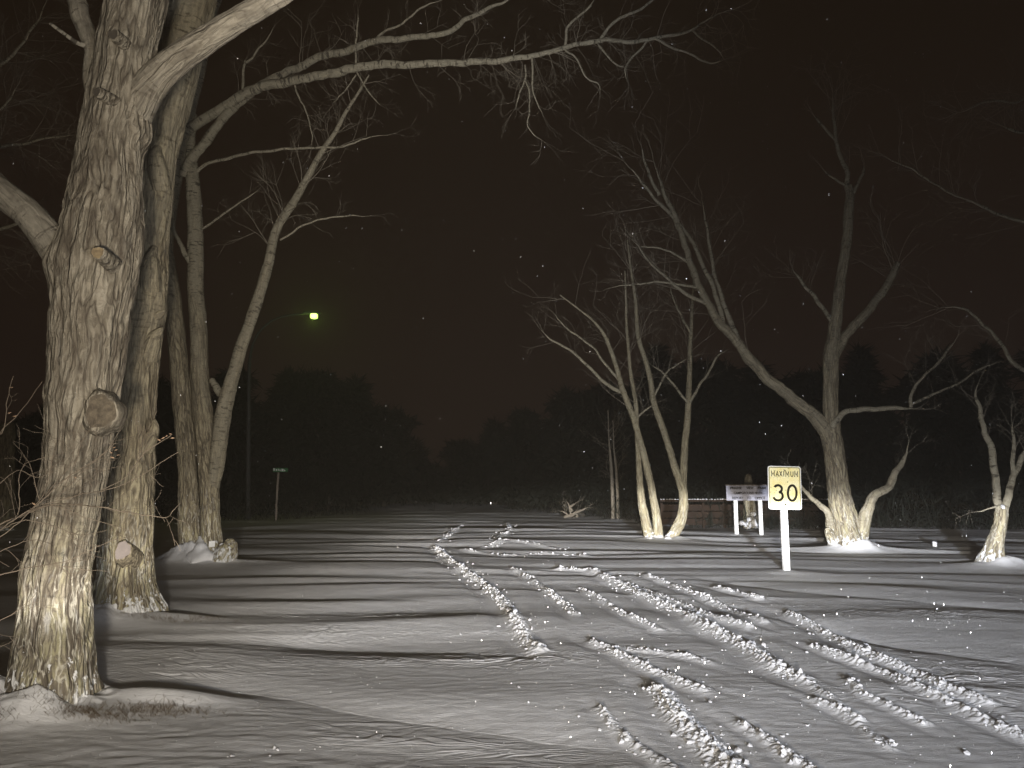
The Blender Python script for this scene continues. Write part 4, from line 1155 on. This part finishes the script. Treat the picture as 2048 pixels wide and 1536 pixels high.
# ------------------------------------------------------------------ street lamp beyond the birch
LY = 33.0
(px_, _, _), k_ = pw(497, 1036, LY)
gz = h1(px_, LY)
sl = empty('street_lamp', (px_, LY, gz), 'tall street lamp with a curved arm and a glowing greenish head', 'street lamp')
def tube_obj(name, P, r0, r1, mat, parent, ns=12, step=.2):
    C = catmull([(*p,) for p in P], step); rad = np.linspace(r0, r1, len(C))
    D, th, T = tube(C, rad, ns)
    V = (C[:, None] + D * rad[:, None, None]).reshape(-1, 3)
    V = np.vstack([V, C[0], C[-1]]); n = len(C); i0 = np.arange(ns); nn = n * ns
    tr = np.vstack([np.stack([np.full(ns, nn), np.roll(i0, -1), i0], 1), np.stack([np.full(ns, nn + 1), i0 + (n - 1) * ns, np.roll(i0, -1) + (n - 1) * ns], 1)])
    return mesh_obj(name, V, tube_faces(n, ns), tr, mat, parent)
def ll(px, py):
    (x, y, z), k = pw(px, py, LY); return (x - px_, 0, z - gz)
tube_obj('pole', [(0, 0, -.3), ll(497, 900), ll(498, 760), ll(499, 720)], .11, .075, m_pole, sl)
tube_obj('arm', [ll(499, 722), ll(505, 690), ll(520, 662), ll(545, 641), ll(575, 631), ll(608, 628)], .065, .04, m_pole, sl)
hx, _, hz = ll(626, 628)
hd = box(hx - .05, 0, hz + .06, .75, .28, .14, .05); bm_obj('lamp_head', hd, m_pole, sl, True)
gb = box(hx + .05, 0, hz - .09, .34, .30, .28, .12); bm_obj('lamp_glass', gb, m_glow, sl, True)
pl_ = bpy.data.lights.new('street_lamp_light', 'POINT'); pl_.energy = 32; pl_.color = (.55, 1.0, .12); pl_.shadow_soft_size = .15
plo = bpy.data.objects.new('lamp_bulb', pl_); COL.objects.link(plo); plo.parent = sl; plo.location = (hx + .05, -.05, hz - .22)

# ------------------------------------------------------------------ street-name blade on its post
BY = 31.5
(bx_, _, _), k_ = pw(552, 1040, BY); gz = h1(bx_, BY)
ns_ = empty('street_name_sign', (bx_, BY, gz), 'small green street-name blade on a thin pale post, below the street lamp', 'street sign')
tube_obj('post', [(0, 0, -.2), (0, 0, 1.0), (.02, 0, 2.02)], .045, .045, m_post, ns_, 10)
bm_obj('blade', box(.10, 0, 2.11, .62, .012, .16, .004), m_blade, ns_)
V, Qd = [], []
for i, (u, w, zz, h_) in enumerate(((-.16, .07, .02, .09), (-.06, .05, .0, .06), (.02, .04, .01, .07), (.09, .04, -.01, .05), (.19, .09, .0, .09), (.28, .05, -.02, .05))):
    b = len(V)
    V += [(u - w / 2, -.012, 2.11 + zz - h_ / 2), (u + w / 2, -.012, 2.10 + zz - h_ / 2), (u + w / 2, -.012, 2.11 + zz + h_ / 2), (u - w / 2, -.012, 2.12 + zz + h_ / 2)]
    Qd.append((b, b + 1, b + 2, b + 3))
mesh_obj('lettering', V, Qd, None, m_white, ns_, False)

# ------------------------------------------------------------------ small things in the middle distance
def standing_post(px, py, Y, h_, r, label, mat=m_post, lean_=0, name='marker_post'):
    (x, _, _), _ = pw(px, py, Y); gz = h1(x, Y)
    e = empty(name, (x, Y, gz), label, 'post')
    tube_obj('shaft', [(0, 0, -.3), (lean_ * .5, 0, h_ * .5), (lean_, 0, h_)], r, r * .85, mat, e, 10)
    ob = blobs('snow_cap', np.array([(lean_, 0, h_)]), [r * 1.25], m_clump, .7, 3); ob.parent = e
    return e
standing_post(655, 1021, 42, .95, .05, 'faint thin marker post far off, right of the street-name sign', lean_=.08)
standing_post(1870, 1094, 18.8, .10, .055, 'short snow-capped post stub in the open snow right of the elm', m_white)

# broken trunk far left
Sn = Tree('tree_snag', 'tall broken-off trunk standing dark at the far left edge', (12, 1045), 26.0, mat=m_bark, seed=41, cat='tree')
Sn.limb('trunk', [(8, 1090, 20), (10, 1045, 17), (14, 950, 13.5), (15, 860, 13), (16, 846, 10)], ns=30, step=.1, furrow=.03, mx=(0, 0))
Sn.limb('branch', [(0, 960, 8, -.1), (3, 900, 7, -.2), (2, 850, 6, -.2)], ns=12, step=.1)

# snow-plastered trunk seen between the board's posts
Hn = Tree('birch_tree', 'dark trunk plastered with snow, seen between the two posts of the park board', (1500, 1052), 27.0, mat=m_bark, seed=43)
Hn.limb('trunk', [(1503, 1075, 17), (1502, 1052, 15), (1499, 1020, 12), (1497, 975, 10), (1496, 950, 6)], ns=24, step=.12, mx=(0, .5), furrow=.02)
Hn.limb('branch', [(1480, 1075, 4, -.8), (1492, 1062, 3, -.8), (1499, 1042, 2, -.7)], ns=8, step=.1, mx=(1, 1))
heap(Hn.root, Hn.org, [(1503, 1040, 26.5, 9), (1506, 1028, 26.6, 6), (1496, 1050, 26.4, 9), (1511, 1049, 26.4, 7), (1483, 1046, 26.5, 7)], seed=12)
Hn.done()

# two thin far trunks with snow at the foot
for (px, w, yt, lab) in ((1226, 4, 880, 'thin far trunk left of the aspen clump, the left one of a close pair'), (1236, 3.4, 900, 'thin far trunk left of the aspen clump, the right one of a close pair')):
    q = Tree('young_tree', lab, (px, 1036), 33.0, mat=m_twig, seed=int(px), group='thin far trunks left of the aspens')
    q.limb('trunk', [(px, 1050, w + 1), (px, 1036, w), (px - 1, 990, w * .9), (px - 4, 930, w * .8), (px - 8, yt, w * .4), (px - 10, yt - 60, 1)], ns=10, step=.2, mx=(0, 1), twigs=BR(n=14, L=1.4, r=.01, t0=.4, depth=1))
    q.done()

# fallen bleached brush
fb = Tree('fallen_branch', 'bleached fallen branch lying twisted on the snow before the dark wood', (1140, 1032), 34.0, mat=m_twig, seed=51, cat='fallen branch')
for pp in ([(1128, 1034, 3), (1142, 1031, 3.4), (1152, 1024, 3), (1164, 1020, 2.4), (1176, 1015, 1.5)], [(1142, 1030, 2.5), (1140, 1018, 2.4), (1144, 1012, 2.4), (1152, 1006, 2)],
           [(1145, 1022, 2.4), (1138, 1012, 1.6), (1134, 1004, 1)], [(1150, 1026, 2), (1156, 1032, 2), (1150, 1034, 1)], [(1138, 1032, 2), (1128, 1024, 1.6), (1120, 1022, 1)]):
    fb.limb('branch', pp, ns=8, step=.08, mx=(1, 1), twigs=BR(n=5, L=.5, r=.008, depth=1))
fb.done()

# low plank fence with snow along its top rail
FYd = 27.5
def fx(px, py=1005):
    (x, y, z), k = pw(px, py, FYd); return x, z
xa, zt = fx(1322, 1004); xb, _ = fx(1655); gz = h1((xa + xb) / 2, FYd)
fe = empty('plank_fence', ((xa + xb) / 2, FYd, 0), 'low brown plank fence with snow along its top rail, behind the park board', 'fence')
mid = (xa + xb) / 2
for i in range(3):
    bm_obj('board', box(0, 0, .18 + .25 * i, xb - xa, .03, .22, .004), m_plank, fe)
bm_obj('top_rail', box(0, -.03, .93, xb - xa + .1, .12, .07, .006), m_plank, fe)
for i in range(9):
    bm_obj('post', box(xa - mid + (xb - xa) * i / 8, -.05, .38, .08, .05, .95, .005), m_plank, fe)
n = 60; rr2 = np.random.RandomState(4)
P = np.stack([np.linspace(xa - mid, xb - mid, n), np.full(n, -.03) + rr2.randn(n) * .01, np.full(n, .98)], 1)
ob = blobs('snow_cap', P, .036 + .012 * rr2.rand(n), m_snow, .45, 8); ob.parent = fe

# dark far-off trees: evergreen masses to the left and right, a gap of dim sky between
def dark_tree(name, x, Y, h_, w_, label, group, seed, var):
    rs_ = np.random.RandomState(seed)
    gz = h1(x, Y) if abs(x) < Y * .75 else 0
    e = empty(name, (x, Y, gz), label, 'tree', group)
    tw_ = Twigs(seed)
    tube_obj('trunk', [(0, 0, -.5), (0.1 * rs_.randn(), 0, h_ * .4), (.15 * rs_.randn(), 0, h_ * .9)], .14 + h_ * .012, .03, m_darkbark, e, 8, .8)
    n = int(4200)
    u = rs_.rand(n)
    if var == 0:      # spruce-like cone
        z = h_ * (.06 + .94 * u); rad = w_ * (1 - u) ** .8 * (.8 + .3 * np.sin(z * 5.5)) + .15
    else:             # bushy rounded crown
        z = h_ * (.10 + .90 * u); rad = w_ * np.sqrt(np.clip(1 - ((u - .42) / .6) ** 2, .02, 1)) * (.75 + .25 * np.sin(z * 2 + seed) + .5 * pn2(z * .9, z * 0, seed))
    a = rs_.rand(n) * 6.283
    rad = rad * (.3 + 1.0 * rs_.rand(n) ** .7) * (1 + .28 * pn2(a * 1.5, z * .5, seed))
    c = np.stack([rad * np.cos(a), rad * np.sin(a), z], 1)
    L = .25 + .75 * rs_.rand(n) ** 2; Wd = .03 + .09 * rs_.rand(n)
    d = np.stack([np.cos(a), np.sin(a), -.25 + .6 * rs_.randn(n)], 1) + .5 * rs_.randn(n, 3); d /= np.linalg.norm(d, axis=1)[:, None]
    s = np.cross(d, rs_.randn(n, 3)); s /= np.linalg.norm(s, axis=1)[:, None] + 1e-9
    V = np.stack([c - d * L[:, None], c + s * Wd[:, None], c + d * L[:, None], c - s * Wd[:, None]], 1).reshape(-1, 3)
    Q = np.arange(n * 4).reshape(n, 4)
    mesh_obj('crown', V, Q, None, m_darkleaf, e, False)
    return e


rt = random.Random(77)
# left wood: from the poplar to the gap; right wood: from the gap to the right edge (angle share, distance, height)
left = [(-31, 40, 5.5), (-27, 44, 6), (-23, 42, 6.5), (-19.5, 40, 7), (-17, 45, 8.4), (-15.3, 41, 7.6), (-13.2, 44, 8.6), (-11.3, 43, 8.2), (-9.6, 46, 7.8), (-8.3, 49, 6.5), (-7.2, 54, 4.8)]
right = [(-3.6, 56, 4.6), (-1.2, 52, 6.2), (.8, 47, 6.6), (3.2, 44, 7.2), (5.6, 43, 8.0), (8.2, 42, 8.6), (10.6, 41, 8.0), (13.2, 40, 8.8), (16, 39, 8.2), (18.8, 40, 9.0), (21.8, 38, 8.4), (25, 39, 8.8), (28.5, 38, 9.2), (32, 38, 8.5), (37, 39, 8.6), (42, 40, 8.4)]
for i, (x, Y, h_) in enumerate(left):
    dark_tree('evergreen_tree', x, Y, h_ * rt.uniform(.92, 1.08), rt.uniform(1.9, 2.6), 'dark evergreen merged into the black wood left of the road gap', 'evergreens in the dark wood on the left', 100 + i, i % 2)
for i, (x, Y, h_) in enumerate(right):
    dark_tree('evergreen_tree', x, Y, h_ * rt.uniform(.85, 1.05), rt.uniform(1.9, 2.7), 'dark evergreen merged into the black wood right of the road gap', 'evergreens in the dark wood on the right', 200 + i, (i + 1) % 2)
# undergrowth that closes the foot of the wood
rs_ = np.random.RandomState(9); n = 26000
bp = np.array([(-400, 1046), (450, 1045), (560, 1043), (700, 1031), (790, 1024), (1000, 1020), (1180, 1036), (1290, 1047), (1400, 1056), (1600, 1060), (1800, 1058), (2100, 1062), (2500, 1060)])
px = rs_.uniform(-350, 2450, n)
keep = ~((px > 740) & (px < 1010) & (rs_.rand(n) > .06)); px = px[keep]; n = len(px)
dep = CAMZ * F / (np.interp(px, bp[:, 0], bp[:, 1]) - 964) + 1.0 + 11 * rs_.rand(n) ** 1.6
x = (px - 1024) / F * dep; yy_ = dep
z = np.abs(rs_.randn(n)) * (.25 + .10 * (dep - 26).clip(0, 10)) * (1 + .8 * pn2(x * .6, yy_ * .4, 3))
d = rs_.randn(n, 3) * (1, 1, 2.2); d /= np.linalg.norm(d, axis=1)[:, None]; s = np.cross(d, rs_.randn(n, 3)); s /= np.linalg.norm(s, axis=1)[:, None]
c = np.stack([x, yy_, z], 1); L = .10 + .26 * rs_.rand(n)
V = np.stack([c - d * L[:, None], c + s * L[:, None] * .07, c + d * L[:, None], c - s * L[:, None] * .07], 1).reshape(-1, 3)
un = mesh_obj('undergrowth', V, np.arange(n * 4).reshape(n, 4), None, m_darkleaf, None, False)
tag(un, 'dark tangled undergrowth along the foot of the wood', 'undergrowth', kind='stuff')

# dead grass and bark litter poking through the snow beside the two near poplars
gr_ = Twigs(61)
for (cx, cy, rx, ry, n) in ((-2.85, 5.24, .40, .10, 420), (-2.45, 5.45, .40, .13, 420), (-4.0, 8.62, .60, .10, 260), (-3.45, 5.08, .35, .05, 160), (-5.1, 14.5, .7, .12, 60), (-3.5, 8.75, .3, .1, 80)):
    for i in range(n):
        x = cx + gr_.r.gauss(0, rx * .5); y = cy + gr_.r.gauss(0, ry * .6)
        L = gr_.r.uniform(.02, .07)
        a = gr_.r.uniform(0, 6.28); zz = h1(x, y)
        gr_.line([(x, y, zz - .006), (x + .3 * L * math.cos(a), y + .3 * L * math.sin(a), zz + L * .22), (x + .7 * L * math.cos(a), y + .4 * L * math.sin(a), zz + L * gr_.r.uniform(.3, .7))], .0013, .0006, 3)
ob = gr_.build('dead_grass', m_grass, None, (0, 0, 0)); tag(ob, 'dead grass and litter poking through thin snow beside the two near poplars', 'dead grass', kind='stuff')

# ------------------------------------------------------------------ falling snow
rf = np.random.RandomState(21)
n = 2000
px = rf.uniform(-50, 2100, n); py = rf.uniform(-20, 1540, n); Yd = 2.2 + 19 * rf.rand(n) ** .8
low = rf.rand(n) < .08
px = np.where(low, rf.uniform(1050, 2080, n), px); py = np.where(low, rf.uniform(1150, 1540, n), py); Yd = np.where(low, rf.uniform(1.3, 4.5, n), Yd)
P = np.array([pw(a, b, c)[0] for a, b, c in zip(px, py, Yd)])
ok = P[:, 2] > .1
P = P[ok]
fl = blobs('falling_snow', P, (.00035 + .0011 * rf.rand(len(P)) ** 4) * np.clip(P[:, 1] / 4, .7, 2.6), m_clump, 3.2, 22, sub=1)
tag(fl, 'snowflakes blowing through the headlight beams', 'snowflakes', kind='stuff')

# ------------------------------------------------------------------ haze of fine blowing snow
import bmesh
bm = bmesh.new(); bmesh.ops.create_cube(bm, size=1)
for v in bm.verts:
    v.co = Vector((v.co.x * 150, v.co.y * 80 + 31, v.co.z * 27 + 12.0))
m_haze = bpy.data.materials.new('haze'); m_haze.use_nodes = True
t = NT(m_haze.node_tree)
pv = t.n('ShaderNodeVolumePrincipled'); pv.inputs['Color'].default_value = (.94, .87, .78, 1); pv.inputs['Density'].default_value = .0058
pv.inputs['Anisotropy'].default_value = .8
o = t.n('ShaderNodeOutputMaterial'); t.nt.links.new(pv.outputs[0], o.inputs['Volume'])
HAZE = True
if HAZE:
    hz_ = bm_obj('haze', bm, m_haze); tag(hz_, 'thin haze of fine blowing snow', 'haze', kind='stuff')
